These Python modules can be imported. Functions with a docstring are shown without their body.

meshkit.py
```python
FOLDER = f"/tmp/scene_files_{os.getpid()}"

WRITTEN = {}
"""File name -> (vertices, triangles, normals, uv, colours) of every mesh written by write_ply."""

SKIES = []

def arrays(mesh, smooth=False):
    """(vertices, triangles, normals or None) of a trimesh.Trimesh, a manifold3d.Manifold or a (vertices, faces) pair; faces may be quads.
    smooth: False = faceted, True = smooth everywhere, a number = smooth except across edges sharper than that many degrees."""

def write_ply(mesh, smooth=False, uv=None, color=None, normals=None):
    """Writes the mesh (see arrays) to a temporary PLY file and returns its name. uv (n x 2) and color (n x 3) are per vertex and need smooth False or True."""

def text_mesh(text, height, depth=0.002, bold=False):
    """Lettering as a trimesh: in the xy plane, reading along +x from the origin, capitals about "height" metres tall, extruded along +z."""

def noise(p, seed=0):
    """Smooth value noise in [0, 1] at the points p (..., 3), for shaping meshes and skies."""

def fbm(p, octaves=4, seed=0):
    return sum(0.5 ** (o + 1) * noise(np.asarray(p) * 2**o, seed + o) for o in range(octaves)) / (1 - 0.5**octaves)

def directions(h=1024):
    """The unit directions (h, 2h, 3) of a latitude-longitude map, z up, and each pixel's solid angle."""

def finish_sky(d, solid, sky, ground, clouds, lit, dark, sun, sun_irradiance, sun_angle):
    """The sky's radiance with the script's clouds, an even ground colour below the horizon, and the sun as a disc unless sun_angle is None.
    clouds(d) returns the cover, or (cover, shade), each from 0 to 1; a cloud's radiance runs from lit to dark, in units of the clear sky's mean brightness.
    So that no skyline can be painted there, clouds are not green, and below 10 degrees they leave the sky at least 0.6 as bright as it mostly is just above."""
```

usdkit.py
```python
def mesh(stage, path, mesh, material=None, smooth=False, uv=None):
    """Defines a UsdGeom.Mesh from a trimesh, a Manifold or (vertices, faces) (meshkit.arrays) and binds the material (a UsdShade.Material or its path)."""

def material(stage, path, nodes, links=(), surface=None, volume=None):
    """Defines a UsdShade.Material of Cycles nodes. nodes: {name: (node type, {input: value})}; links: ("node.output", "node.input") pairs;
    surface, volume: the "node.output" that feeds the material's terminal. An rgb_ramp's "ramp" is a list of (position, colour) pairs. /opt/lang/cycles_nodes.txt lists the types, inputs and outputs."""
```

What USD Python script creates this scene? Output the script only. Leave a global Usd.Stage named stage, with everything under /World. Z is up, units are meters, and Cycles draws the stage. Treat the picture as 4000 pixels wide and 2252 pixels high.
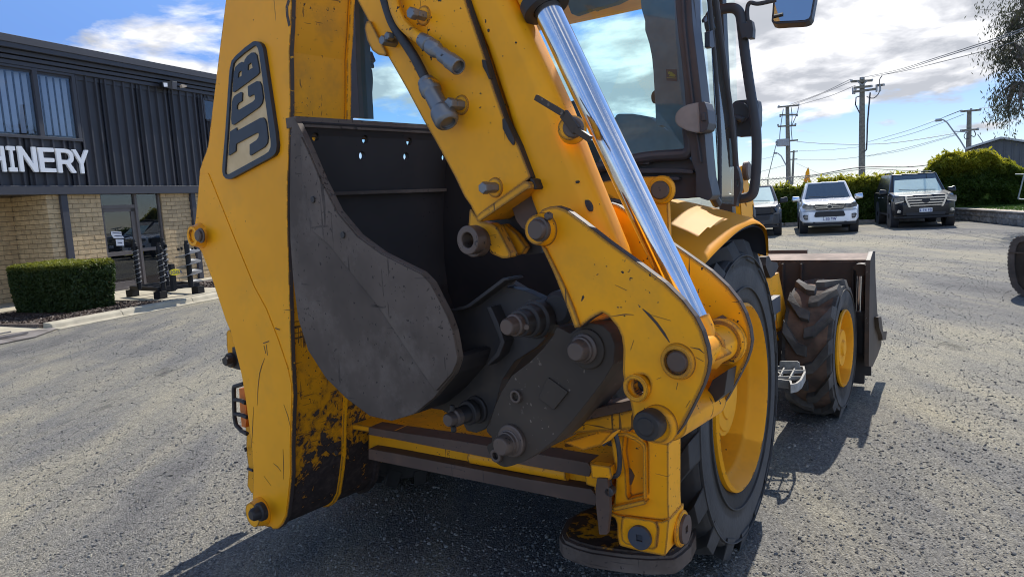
import math, random, numpy as np, trimesh, usdkit, meshkit
from pxr import Usd, UsdGeom, UsdLux, UsdShade, Gf, Sdf, Vt
from shapely.geometry import Polygon, LineString, box as sbox
from shapely import affinity
import manifold3d as m3
from trimesh.util import concatenate as cat

stage = Usd.Stage.CreateInMemory()
UsdGeom.SetStageUpAxis(stage, UsdGeom.Tokens.z)
UsdGeom.SetStageMetersPerUnit(stage, 1.0)
UsdGeom.Xform.Define(stage, '/World')
stage.SetDefaultPrim(stage.GetPrimAtPath('/World'))
UsdGeom.Scope.Define(stage, '/World/Looks')
pi = math.pi

# ------------------------------------------------------------------ camera, sky, sun
W_, H_, F_ = 4000.0, 2252.0, 2780.0
PITCH, ROLL, EYE = math.radians(6.75), math.radians(3.4), 1.62
SUN_AZ, SUN_EL = math.radians(29.0), math.radians(43.0)
EXPOSURE = 1.05
SKY = 0.105
SUN = 0.78
_f = np.array([0, math.cos(PITCH), -math.sin(PITCH)]); _u = np.array([0, math.sin(PITCH), math.cos(PITCH)]); _r = np.array([1.0, 0, 0])
_c, _s = math.cos(ROLL), math.sin(ROLL)
CAMR = np.array([_c * _r - _s * _u, _s * _r + _c * _u, _f])
EYEP = np.array([0, 0, EYE])
cam = UsdGeom.Camera.Define(stage, '/World/camera')
cm = np.eye(4); cm[0, :3] = CAMR[0]; cm[1, :3] = CAMR[1]; cm[2, :3] = -CAMR[2]; cm[3, :3] = EYEP
cam.AddTransformOp().Set(Gf.Matrix4d(cm.tolist()))
cam.CreateHorizontalApertureAttr(36.0); cam.CreateVerticalApertureAttr(36.0 * 576 / 1024)
cam.CreateFocalLengthAttr(36.0 * F_ / W_); cam.CreateClippingRangeAttr(Gf.Vec2f(0.05, 3000))
cam.CreateExposureAttr(EXPOSURE)
SUND = np.array([math.sin(SUN_AZ) * math.cos(SUN_EL), math.cos(SUN_AZ) * math.cos(SUN_EL), math.sin(SUN_EL)])

# clouds: (azimuth, elevation, half width, half height in degrees, tilt, strength)
CLOUDS = [(27, 13.5, 14, 6.0, 10, 1.15), (18, 9.0, 7, 3.0, 0, .85), (37, 12, 8, 4.0, 20, .9), (9, 9.5, 5.5, 3.2, -5, .9), (34, 7.4, 5.0, 1.0, 14, .45), (26, 6.9, 2.6, .8, 10, .35),
          (-22.5, 9.0, 5.5, 2.6, -12, 1.0), (-25, 13.0, 7.5, 2.2, 20, .42), (33, 3.2, 3, .5, 8, .3), (12, 3.4, 2.5, 1.0, 0, .45), (-8, 10, 5, 3, 0, .8)]
def sky_material():
    N = {'tc': ('texture_coordinate', {}), 'sep': ('separate_xyz', {}),
         'sky': ('sky_texture', {'sky_type': 'single_scattering', 'sun_disc': False, 'sun_elevation': SUN_EL, 'sun_rotation': SUN_AZ, 'altitude': 200.0, 'air_density': .9, 'aerosol_density': .12, 'ozone_density': 4.0}),
         'az': ('math', {'math_type': 'arctan2'}), 'el': ('math', {'math_type': 'arcsine'})}
    L = [('tc.generated', 'sep.vector'), ('sep.x', 'az.value1'), ('sep.y', 'az.value2'), ('sep.z', 'el.value1')]
    def m(name, t, a, b=None, c=None):
        inp = {'math_type': t}
        for k, v in (('value1', a), ('value2', b), ('value3', c)):
            if v is None: continue
            if isinstance(v, str): L.append((v, name + '.' + k))
            else: inp[k] = float(v)
        N[name] = ('math', inp); return name + '.value'
    tot = None
    for i, (a, e, sa, se, t, k) in enumerate(CLOUDS):
        a, e, sa, se, t = map(math.radians, (a, e, sa, se, t))
        x = m(f'x{i}', 'subtract', 'az.value', a); y = m(f'y{i}', 'subtract', 'el.value', e)
        xr = m(f'xr{i}', 'multiply_add', x, math.cos(t) / sa, m(f'ys{i}', 'multiply', y, math.sin(t) / sa))
        yr = m(f'yr{i}', 'multiply_add', y, math.cos(t) / se, m(f'xs{i}', 'multiply', x, -math.sin(t) / se))
        d2 = m(f'd{i}', 'multiply_add', xr, xr, m(f'yy{i}', 'multiply', yr, yr))
        g = m(f'g{i}', 'exponent', m(f'ng{i}', 'multiply', d2, -0.8))
        tot = m(f't{i}', 'multiply_add', g, k, tot if tot else 0.0)
    # outside the frame: added broken cloud, thickest behind, for a neutral fill
    up = m('zz', 'add', m('zm', 'maximum', 'sep.z', 0.0), 0.22)
    N['pv'] = ('combine_xyz', {}); L += [(m('px', 'divide', 'sep.x', up), 'pv.x'), (m('py', 'divide', 'sep.y', up), 'pv.y')]
    N['n1'] = ('noise_texture', {'scale': 3.2, 'detail': 9.0, 'roughness': .58, 'distortion': .25}); L.append(('pv.vector', 'n1.vector'))
    N['n2'] = ('noise_texture', {'scale': 1.3, 'detail': 3.0, 'roughness': .5}); L.append(('pv.vector', 'n2.vector'))
    N['mp'] = ('mapping', {'location': (.35, -.5, .12)}); L.append(('pv.vector', 'mp.vector'))
    N['n3'] = ('noise_texture', {'scale': 4.0, 'detail': 7.0, 'roughness': .55, 'distortion': .2}); L.append(('mp.vector', 'n3.vector'))
    front = m('fr', 'cosine', m('fa', 'multiply', 'az.value', 1.0))          # 1 ahead, -1 behind
    gen = m('gen', 'multiply', m('n2a', 'multiply_add', 'n2.fac', 2.8, -.84), m('frm', 'multiply_add', front, -.5, .5))
    base = m('cov0', 'add', m('na', 'multiply_add', 'n1.fac', 2.9, -1.98), m('cov1', 'multiply_add', tot, 1.25, gen))
    N['cov'] = ('map_range', {'from_min': 0.0, 'from_max': .42, 'to_min': 0.0, 'to_max': 1.0, 'clamp': True}); L.append((base, 'cov.value'))
    N['shd'] = ('rgb_ramp', {'ramp': [(0.0, (.40, .43, .48)), (.42, (.47, .49, .54)), (.52, (.72, .73, .77)), (.61, (1.04, 1.04, 1.04)), (1.0, (1.25, 1.25, 1.25))]}); L.append(('n3.fac', 'shd.fac'))
    N['cc'] = ('mix_color', {'blend_type': 'multiply', 'fac': 1.0, 'b': (CLOUD_L,) * 3, 'use_clamp': False}); L.append(('shd.color', 'cc.a'))
    N['mx'] = ('mix_color', {'blend_type': 'mix', 'use_clamp': True}); 
    N['gr'] = ('rgb_ramp', {'ramp': [(0.0, (.46, .475, .54)), (.10, (.45, .465, .56)), (.22, (.45, .51, .67)), (.42, (.85, .90, .96)), (1.0, (1.0, 1.0, 1.0))]}); N['sg'] = ('mix_color', {'blend_type': 'multiply', 'fac': 1.0, 'use_clamp': False})
    L += [('sep.z', 'gr.fac'), ('sky.color', 'sg.a'), ('gr.color', 'sg.b'), ('sg.result', 'mx.a'), ('cc.result', 'mx.b'), ('cov.result', 'mx.fac')]
    N['bg'] = ('background_shader', {'strength': SKY}); L.append(('mx.result', 'bg.color'))
    return usdkit.material(stage, '/World/Looks/sky', N, L, surface='bg.background')
CLOUD_L = 5.8
dome = UsdLux.DomeLight.Define(stage, '/World/sky')
UsdShade.MaterialBindingAPI.Apply(dome.GetPrim()).Bind(sky_material())
dome.GetPrim().SetCustomDataByKey('kind', 'structure'); dome.GetPrim().SetCustomDataByKey('label', 'blue sky with broken white cumulus'); dome.GetPrim().SetCustomDataByKey('category', 'sky')
sun = UsdLux.DistantLight.Define(stage, '/World/sun')
sun.CreateNormalizeAttr(True); sun.CreateIntensityAttr(SUN); sun.CreateAngleAttr(0.5); sun.CreateColorAttr(Gf.Vec3f(1.0, .95, .87))
z_ = SUND; x_ = np.cross([0, 0, 1], z_); x_ /= np.linalg.norm(x_); y_ = np.cross(z_, x_)
sm = np.eye(4); sm[0, :3] = x_; sm[1, :3] = y_; sm[2, :3] = z_
sun.AddTransformOp().Set(Gf.Matrix4d(sm.tolist()))

# ------------------------------------------------------------------ naming and parts
USED, INV = {}, {}
def numbered(parent, name):
    k = parent + '/' + name; n = USED.get(k, 0); USED[k] = n + 1
    return k if n == 0 else f'{k}_{n:03d}'
def data(p, label=None, cat_=None, group=None, kind=None):
    for k, v in (('label', label), ('category', cat_), ('group', group), ('kind', kind)):
        if v: p.SetCustomDataByKey(k, v)
def thing(name, label, cat_, loc=(0, 0, 0), az=0.0, group=None, world=True):
    """Xform at the thing's base; az turns its y axis clockwise from world y. world: its parts are given in world coordinates."""
    path = numbered('/World', name); x = UsdGeom.Xform.Define(stage, path)
    x.AddTranslateOp().Set(Gf.Vec3d(*map(float, loc))); x.AddRotateZOp().Set(-float(az))
    data(x.GetPrim(), label, cat_, group)
    a = math.radians(az); M = np.eye(4); M[:3, :3] = [[math.cos(a), math.sin(a), 0], [-math.sin(a), math.cos(a), 0], [0, 0, 1]]; M[:3, 3] = loc
    INV[path] = np.linalg.inv(M) if world else None
    return path
def part(parent, name, mesh, mat, label=None, smooth=35, kind=None):
    if isinstance(mesh, (list, tuple)): mesh = cat(list(mesh))
    path = numbered(parent, name); top = '/'.join(parent.split('/')[:3])
    if INV.get(top) is not None:
        mesh = mesh.copy(); mesh.apply_transform(INV[top])
    m = usdkit.mesh(stage, path, mesh, mat, smooth=smooth)
    m.CreateDoubleSidedAttr(True)
    data(m.GetPrim(), label, kind=kind)
    return path
def struct(name, mesh, mat, label=None, kind='structure', cat_=None, smooth=35, group=None):
    if isinstance(mesh, (list, tuple)): mesh = cat(list(mesh))
    path = numbered('/World', name); m = usdkit.mesh(stage, path, mesh, mat, smooth=smooth); m.CreateDoubleSidedAttr(True)
    data(m.GetPrim(), label, cat_, group, kind); return path

# ------------------------------------------------------------------ sight lines: a pixel of the photograph met with a real plane
ZO = {'M': (0, 0, .64375), 'A': (750, 0, 2.072), 'B': (1300, 0, 2.0718), 'C': (2050, 0, 1.8126), 'D': (2900, 0, 1.8127), 'E': (2850, 600, 1.3183), 'F': (2000, 700, 1.45), 'G': (1050, 400, 1.8129),
      'H': (1050, 1100, 1.6106), 'I': (1700, 1000, 1.611), 'J': (2050, 1500, 1.9282), 'K': (0, 0, 2.0711), 'L': (0, 600, 1.8122), 'N': (700, 1750, 2.576), 'O': (2650, 1700, 2.6263), 'P': (2900, 1300, 3.22),
      'Q': (860, 140, 2.544), 'R': (820, 1200, 1.6112), 'S': (2900, 640, 2.8622), 'T': (3500, 550, 2.23), 'U': (400, 880, 4.2652), 'V': (0, 1050, 2.9953), 'X': (2900, 900, 2.6367), 'Y': (2500, 600, 3.624),
      'Z': (1750, 700, 2.636), 'W': (1900, 0, 1.8125), '': (0, 0, 1.0)}
def px(tag, pts):
    a, b, s = ZO[tag]; return [(a + x / s, b + y / s) for x, y in pts]
def ray(p): return CAMR.T @ np.array([(p[0] - W_ / 2) / F_, -(p[1] - H_ / 2) / F_, 1.0])
class Plane:
    """Vertical plane. e1 horizontal, e2 up, e3 towards the viewer's side; at distance d from the eye against e3."""
    def __init__(s, e1, d):
        s.e1 = np.array([e1[0], e1[1], 0.0]); s.e2 = np.array([0, 0, 1.0]); s.e3 = np.cross(s.e1, s.e2); s.d = d; s.o = EYEP * [1, 1, 0] - s.e3 * d
    def hit(s, p):
        r = ray(p); return EYEP + r * (-s.d / (r @ s.e3))
    def uv(s, p): q = s.hit(p); return (q @ s.e1, q[2])
    def at(s, u, z, out=0.0): return s.o + s.e1 * u + s.e2 * z + s.e3 * out
    def mat(s, back=0.0):
        M = np.eye(4); M[:3, 0] = s.e1; M[:3, 1] = s.e2; M[:3, 2] = s.e3; M[:3, 3] = s.o - s.e3 * back; return M
def azvec(a): a = math.radians(a); return np.array([math.sin(a), math.cos(a), 0])
def ground(p, z=0.0):
    r = ray(p); return EYEP + r * ((z - EYE) / r[2])
MAZ, BAZ, FAZ = 33.0, 40.0, 22.0
D0 = 1.42
MR, MF = azvec(MAZ + 90), azvec(MAZ)               # the machine's right and forward
BU, BN = azvec(BAZ + 90), azvec(BAZ)               # along the folded arm, and away from the viewer
def B(n): return Plane(BU, D0 + n)
def RQ(y): return Plane(MR, y)
def SX(x): return Plane(-MF * -1.0 if False else MF, -x) if False else SidePlane(x)
class SidePlane(Plane):
    """The machine's x = const plane seen from its right: e1 forward, e3 = right."""
    def __init__(s, x):
        s.e1 = MF.copy(); s.e2 = np.array([0, 0, 1.0]); s.e3 = np.cross(s.e1, s.e2); s.d = -x; s.o = -s.e3 * (-x)
def FP(o): return Plane(azvec(FAZ), o)
def mw(x, y, z): return MR * x + MF * y + np.array([0, 0, z])

# ------------------------------------------------------------------ shapes
def poly(pts): 
    p = Polygon(pts)
    return p if p.is_valid else p.buffer(0)
def ext(p, h):
    gs = [g for g in getattr(p, 'geoms', [p]) if g.area > 1e-9]
    return cat([trimesh.creation.extrude_polygon(g, h, engine='earcut') for g in gs])
def prism(pl, pts, t, tag=None, holes=(), back=0.0, uvs=False, r=0.0):
    """Outline (pixels unless uvs) on plane pl extruded t metres away from the viewer, its front face at pl."""
    q = pts if uvs else [pl.uv(p) for p in (px(tag, pts) if tag is not None else pts)]
    P = poly(q)
    for h in holes: P = P.difference(h if isinstance(h, Polygon) else poly([pl.uv(p) for p in (px(tag, h) if tag is not None else h)]))
    if r: P = P.buffer(-r).buffer(2 * r, quad_segs=4).buffer(-r)
    m = ext(P, t); m.apply_transform(pl.mat(back + t)); return m
def circ(c, r, n=24, ry=None): return [(c[0] + r * math.cos(2 * pi * k / n), c[1] + (ry or r) * math.sin(2 * pi * k / n)) for k in range(n)]
def lathe(prof, o, axis, n=28):
    """prof: (radius, height) along axis from o."""
    m = trimesh.creation.revolve(np.array(prof, float), sections=n)
    axis = np.asarray(axis, float) / np.linalg.norm(axis)
    T = trimesh.geometry.align_vectors([0, 0, 1], axis); T[:3, 3] = o; m.apply_transform(T); return m
def disc(o, axis, r, h, n=24, c=None):
    c = min(.25 * r, .25 * abs(h)) if c is None else c
    return lathe([(0, 0), (r, 0), (r, h - c), (r - c, h), (0, h)], o, axis, n)
def ring(o, axis, r, ri, h, n=28):
    c = min(.12 * (r - ri), .3 * h); return lathe([(ri, 0), (r, 0), (r, h - c), (r - c, h), (ri + c, h), (ri, h - c), (ri, 0)], o, axis, n)
def hexhead(o, axis, r, h): return lathe([(0, 0), (r, 0), (r, h * .8), (r * .86, h), (0, h)], o, axis, 6)
def tube(pts, r, n=10, cap=True):
    P = np.array(pts, float); R = np.broadcast_to(np.asarray(r, float), (len(P),))
    T = np.gradient(P, axis=0); T /= np.linalg.norm(T, axis=1, keepdims=True)
    up = np.array([0, 0, 1.0]) if abs(T[0][2]) < .9 else np.array([1.0, 0, 0])
    a = np.cross(up, T[0]); a /= np.linalg.norm(a); V = []
    for p, t, rr in zip(P, T, R):
        a = a - t * (a @ t); a /= np.linalg.norm(a); b = np.cross(t, a)
        V += [p + rr * (math.cos(2 * pi * k / n) * a + math.sin(2 * pi * k / n) * b) for k in range(n)]
    Fc = []
    for i in range(len(P) - 1):
        for k in range(n):
            q, w = i * n + k, i * n + (k + 1) % n; Fc += [(q, w, w + n), (q, w + n, q + n)]
    if cap:
        V += [P[0], P[-1]]; c0, c1 = len(V) - 2, len(V) - 1; e = (len(P) - 1) * n
        for k in range(n): Fc += [(c0, (k + 1) % n, k), (c1, e + k, e + (k + 1) % n)]
    return trimesh.Trimesh(np.array(V), np.array(Fc), process=False)
def curve(pts, n=6):
    """Catmull-Rom through the points."""
    P = [np.array(p, float) for p in pts]; P = [2 * P[0] - P[1]] + P + [2 * P[-1] - P[-2]]; out = []
    for i in range(1, len(P) - 2):
        for k in range(n):
            t = k / n; a, b, c, d = P[i - 1:i + 3]
            out.append(.5 * (2 * b + (c - a) * t + (2 * a - 5 * b + 4 * c - d) * t * t + (3 * b - 3 * c + d - a) * t ** 3))
    return out + [P[-2]]
def obox(c, half, ax):
    m = trimesh.creation.box([2 * h for h in half]); M = np.eye(4); M[:3, :3] = np.array(ax).T; M[:3, 3] = c; m.apply_transform(M); return m
def mbox(x0, x1, y0, y1, z0, z1): return obox(mw((x0 + x1) / 2, (y0 + y1) / 2, (z0 + z1) / 2), ((x1 - x0) / 2, (y1 - y0) / 2, (z1 - z0) / 2), (MR, MF, [0, 0, 1]))
def bar(a, b, w, t, up=(0, 0, 1)):
    a, b = np.array(a, float), np.array(b, float); d = b - a; L = np.linalg.norm(d); d /= L
    s = np.cross(d, up); s /= np.linalg.norm(s); u = np.cross(s, d); return obox((a + b) / 2, (L / 2, w / 2, t / 2), (d, s, u))
def abox(x0, x1, y0, y1, z0, z1):
    m = trimesh.creation.box([x1 - x0, y1 - y0, z1 - z0]); m.apply_translation([(x0 + x1) / 2, (y0 + y1) / 2, (z0 + z1) / 2]); return m
_ico = trimesh.creation.icosphere(1)
def rhull(pts, r, sub=1):
    s = trimesh.creation.icosphere(sub).vertices; P = np.vstack([np.asarray(p, float) + s * r for p in pts]); return trimesh.convex.convex_hull(P)
def man(m): return m3.Manifold(m3.Mesh(np.asarray(m.vertices, np.float32), np.asarray(m.faces, np.uint32)))
def unman(M): q = M.to_mesh(); return trimesh.Trimesh(q.vert_properties[:, :3], q.tri_verts, process=False)
def minus(a, *bs):
    a.merge_vertices(); M = man(a)
    for b in bs: b.merge_vertices(); M = M - man(b)
    return unman(M)
def leaves(P, Nrm, size, rng, spread=.8, aspect=.5):
    n = len(P); d = Nrm + rng.normal(size=(n, 3)) * spread; d /= np.linalg.norm(d, axis=1, keepdims=True)
    t = np.cross(d, rng.normal(size=(n, 3))); t /= np.linalg.norm(t, axis=1, keepdims=True); b = np.cross(d, t)
    s = (size * rng.uniform(.6, 1.3, n))[:, None]
    V = np.stack([P - t * s, P + b * s * aspect + d * s * .2, P + t * s, P - b * s * aspect + d * s * .2], 1).reshape(-1, 3)
    i = np.arange(n) * 4; return trimesh.Trimesh(V, np.vstack([np.stack([i, i + 1, i + 2], 1), np.stack([i, i + 2, i + 3], 1)]), process=False)
# ------------------------------------------------------------------ materials
_mats = {}
def mk(name, nodes, links, surface='p.BSDF', volume=None):
    return usdkit.material(stage, '/World/Looks/' + name, nodes, links, surface=surface, volume=volume)
def _num(d, L, name, t, a, b=None, c=None):
    inp = {'math_type': t}
    for k, v in (('value1', a), ('value2', b), ('value3', c)):
        if v is None: continue
        if isinstance(v, str): L.append((v, f'{name}.{k}'))
        else: inp[k] = float(v)
    d[name] = ('math', inp); return name + '.value'
def worn(name, col, under=(.035, .028, .024), edge=.9, chips=.0, rough=.42, speck=.71, scratch=.70, dirt=.25, dirtcol=(.16, .10, .045), bevel=.014, patch=0.0, metal=0.0, scale=1.0, bump=.15, tone=.10, spec=.5, low=None, halo=.0, halocol=(.30, .12, .012)):
    """Painted or bare steel: tone variation, grime, chipped edges, specks and scratches down to what lies under the paint."""
    N = {'g': ('geometry', {}), 'tc': ('texture_coordinate', {}), 'bv': ('bevel', {'samples': 4, 'radius': bevel}), 'bs': ('bevel', {'samples': 4, 'radius': .0035}),
         'dp': ('vector_math', {'math_type': 'dot_product'}), 'ed': ('map_range', {'from_min': .99, 'from_max': .86, 'to_min': 0.0, 'to_max': 1.0, 'clamp': True}),
         'n1': ('noise_texture', {'scale': 2.6 * scale, 'detail': 4.0, 'roughness': .55}), 'n2': ('noise_texture', {'scale': 21.0 * scale, 'detail': 7.0, 'roughness': .66, 'distortion': .4}),
         'n3': ('noise_texture', {'scale': 75.0 * scale, 'detail': 2.0}), 'm1': ('mapping', {'scale': (3.0, 3.0, 46.0), 'rotation': (.5, .35, .2)}), 'm2': ('mapping', {'scale': (40.0, 40.0, 2.6), 'rotation': (.25, -.2, .9)}),
         's1': ('noise_texture', {'scale': 1.6, 'detail': 2.5, 'roughness': .5}), 's2': ('noise_texture', {'scale': 1.5, 'detail': 2.5, 'roughness': .5}),
         'n4': ('noise_texture', {'scale': 5.0 * scale, 'detail': 6.0, 'roughness': .7}),
         'tone': ('rgb_ramp', {'ramp': [(.3, tuple(c * (1 - tone) for c in col)), (.7, tuple(min(1, c * (1 + tone)) for c in col))]}),
         'dm': ('map_range', {'from_min': .50, 'from_max': .78, 'to_min': 0.0, 'to_max': dirt, 'clamp': True}),
         'mixd': ('mix_color', {'b': dirtcol}), 'un': ('rgb_ramp', {'ramp': [(.32, tuple(c * .55 for c in under)), (.50, under), (.66, tuple(c * 1.9 for c in under))]}),
         'mx': ('mix_color', {}), 'ro': ('mix_float', {'a': rough, 'b': .72}), 'bp': ('bump', {'strength': bump, 'distance': .002}), 'p': ('principled_bsdf', {'metallic': metal, 'specular_ior_level': spec})}
    L = [('bv.bevel', 'dp.vector1'), ('g.normal', 'dp.vector2'), ('dp.value', 'ed.value')] + [('tc.object', f'{n}.vector') for n in ('n1', 'n2', 'n3', 'm1', 'm2', 'n4')] + [('m1.vector', 's1.vector'), ('m2.vector', 's2.vector')]
    c = lambda *a: _num(N, L, *a)
    e = c('e1', 'multiply', 'ed.result', edge)
    v = c('v1', 'multiply_add', c('v0', 'subtract', 'n2.fac', .5), 2.1, c('v2', 'add', e, chips))
    if patch: v = c('v3', 'multiply_add', c('v4', 'subtract', 'n4.fac', .5), patch * 4.0, v)
    if low:
        N['sz'] = ('separate_xyz', {}); N['lz'] = ('map_range', {'from_min': low[1], 'from_max': low[0], 'to_min': 0.0, 'to_max': low[2], 'clamp': True}); L += [('tc.object', 'sz.vector'), ('sz.z', 'lz.value')]
        v = c('v5', 'add', v, 'lz.result')
    N['ks'] = ('map_range', {'from_min': .50, 'from_max': .58, 'clamp': True}); L.append((v, 'ks.value'))
    N['kh'] = ('map_range', {'from_min': .20, 'from_max': .54, 'to_min': 0.0, 'to_max': halo, 'clamp': True}); N['mh'] = ('mix_color', {'b': halocol}); L += [(v, 'kh.value'), ('kh.result', 'mh.fac'), ('mixd.result', 'mh.a')]
    mod = c('q0', 'multiply_add', 'n1.fac', .35, -.17)
    sp = c('k2', 'greater_than', c('q1', 'add', 'n3.fac', mod), speck)
    sc = c('k3', 'greater_than', c('q2', 'add', 's1.fac', mod), scratch)
    sd = c('k4', 'greater_than', c('q3', 'add', 's2.fac', mod), scratch)
    allm = c('k7', 'maximum', c('k5', 'maximum', 'ks.result', sp), c('k6', 'maximum', c('k8', 'multiply', sc, .8), c('k9', 'multiply', sd, .8)))
    L += [('n1.fac', 'tone.fac'), ('n4.fac', 'dm.value'), ('dm.result', 'mixd.fac'), ('tone.color', 'mixd.a'), ('n2.fac', 'un.fac'), ('mh.result', 'mx.a'), ('un.color', 'mx.b'), (allm, 'mx.fac'), (allm, 'ro.fac'),
          ('mx.result', 'p.base_color'), ('ro.result', 'p.roughness'), (c('bh', 'multiply_add', allm, -1.0, c('bn', 'multiply', 'n2.fac', .35)), 'bp.height'), ('bs.bevel', 'bp.normal'), ('bp.normal', 'p.normal')]
    return mk(name, N, L)
def plain(name, col, rough=.5, metal=0.0, var=.12, scale=8.0, bump=0.0, bscale=60.0, spec=.5, coat=0.0, rnd=0.0, col2=None, bevel=0.0, detail=4.0, lo=.35, hi=.65):
    a = tuple(c * (1 - var) for c in col); b = col2 or tuple(min(1, c * (1 + var)) for c in col)
    N = {'tc': ('texture_coordinate', {}), 'n': ('noise_texture', {'scale': scale, 'detail': detail, 'roughness': .6}), 'r': ('rgb_ramp', {'ramp': [(lo, a), (hi, b)]}),
         'p': ('principled_bsdf', {'roughness': rough, 'metallic': metal, 'specular_ior_level': spec, 'coat_weight': coat, 'coat_roughness': .04})}
    L = [('tc.object', 'n.vector'), ('n.fac', 'r.fac')]
    src = 'r.color'
    if rnd:
        N['oi'] = ('object_info', {}); N['rr'] = ('map_range', {'to_min': 1 - rnd, 'to_max': 1 + rnd}); N['ml'] = ('mix_color', {'blend_type': 'multiply', 'fac': 1.0, 'use_clamp': False}); N['cb'] = ('combine_xyz', {})
        L += [('oi.random', 'rr.value'), ('rr.result', 'cb.x'), ('rr.result', 'cb.y'), ('rr.result', 'cb.z'), ('r.color', 'ml.a'), ('cb.vector', 'ml.b')]; src = 'ml.result'
    L.append((src, 'p.base_color')); nrm = None
    if bevel: N['bv'] = ('bevel', {'samples': 4, 'radius': bevel}); nrm = 'bv.bevel'
    if bump:
        N['n2'] = ('noise_texture', {'scale': bscale, 'detail': 5.0, 'roughness': .65}); N['b'] = ('bump', {'strength': bump, 'distance': .01})
        L += [('tc.object', 'n2.vector'), ('n2.fac', 'b.height')]
        if nrm: L.append((nrm, 'b.normal'))
        nrm = 'b.normal'
    if nrm: L.append((nrm, 'p.normal'))
    return mk(name, N, L)
def pane(name, tint=(.8, .88, .88), f0=.05, rough=0.0, refl=(1, 1, 1)):
    """Thin glass: clear tinted sheet under a Schlick mirror, the same from both sides."""
    N = {'t': ('transparent_bsdf', {'color': tint}), 'gl': ('glossy_bsdf', {'roughness': rough, 'color': refl}), 'f': ('layer_weight', {'blend': .5}), 'm': ('mix_closure', {})}
    L = [('t.BSDF', 'm.closure1'), ('gl.BSDF', 'm.closure2')]
    L.append((_num(N, L, 'k', 'multiply_add', _num(N, L, 'p5', 'power', 'f.facing', 5.0), 1 - f0, f0), 'm.fac'))
    return mk(name, N, L, surface='m.closure')
def leafmat(name, cols, trans=.35, zlo=0.0, zhi=1.0, top=None):
    """cols: tones picked per leaf; top: the tone of young or sunlit growth above zhi (object height)."""
    N = {'g': ('geometry', {}), 'r': ('rgb_ramp', {'ramp': [(i / (len(cols) - 1), c) for i, c in enumerate(cols)]}), 'p': ('principled_bsdf', {'roughness': .5, 'specular_ior_level': .35}), 't': ('translucent_bsdf', {}), 'm': ('mix_closure', {'fac': trans})}
    L = [('g.random_per_island', 'r.fac')]; src = 'r.color'
    if top:
        N['tc'] = ('texture_coordinate', {}); N['s'] = ('separate_xyz', {}); N['n'] = ('noise_texture', {'scale': 2.5, 'detail': 3.0}); N['mr'] = ('map_range', {'from_min': zlo, 'from_max': zhi, 'clamp': True}); N['mc'] = ('mix_color', {'b': top})
        L += [('tc.object', 's.vector'), ('tc.object', 'n.vector')]
        h = _num(N, L, 'hh', 'multiply_add', 'n.fac', (zhi - zlo) * 1.2, _num(N, L, 'h2', 'subtract', 's.z', (zhi - zlo) * .6))
        L += [(h, 'mr.value'), (_num(N, L, 'h3', 'multiply', 'mr.result', _num(N, L, 'h4', 'multiply_add', 'g.random_per_island', .5, .5)), 'mc.fac'), (src, 'mc.a')]; src = 'mc.result'
    L += [(src, 'p.base_color'), (src, 't.color'), ('p.BSDF', 'm.closure1'), ('t.BSDF', 'm.closure2')]
    return mk(name, N, L, surface='m.closure')

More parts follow.
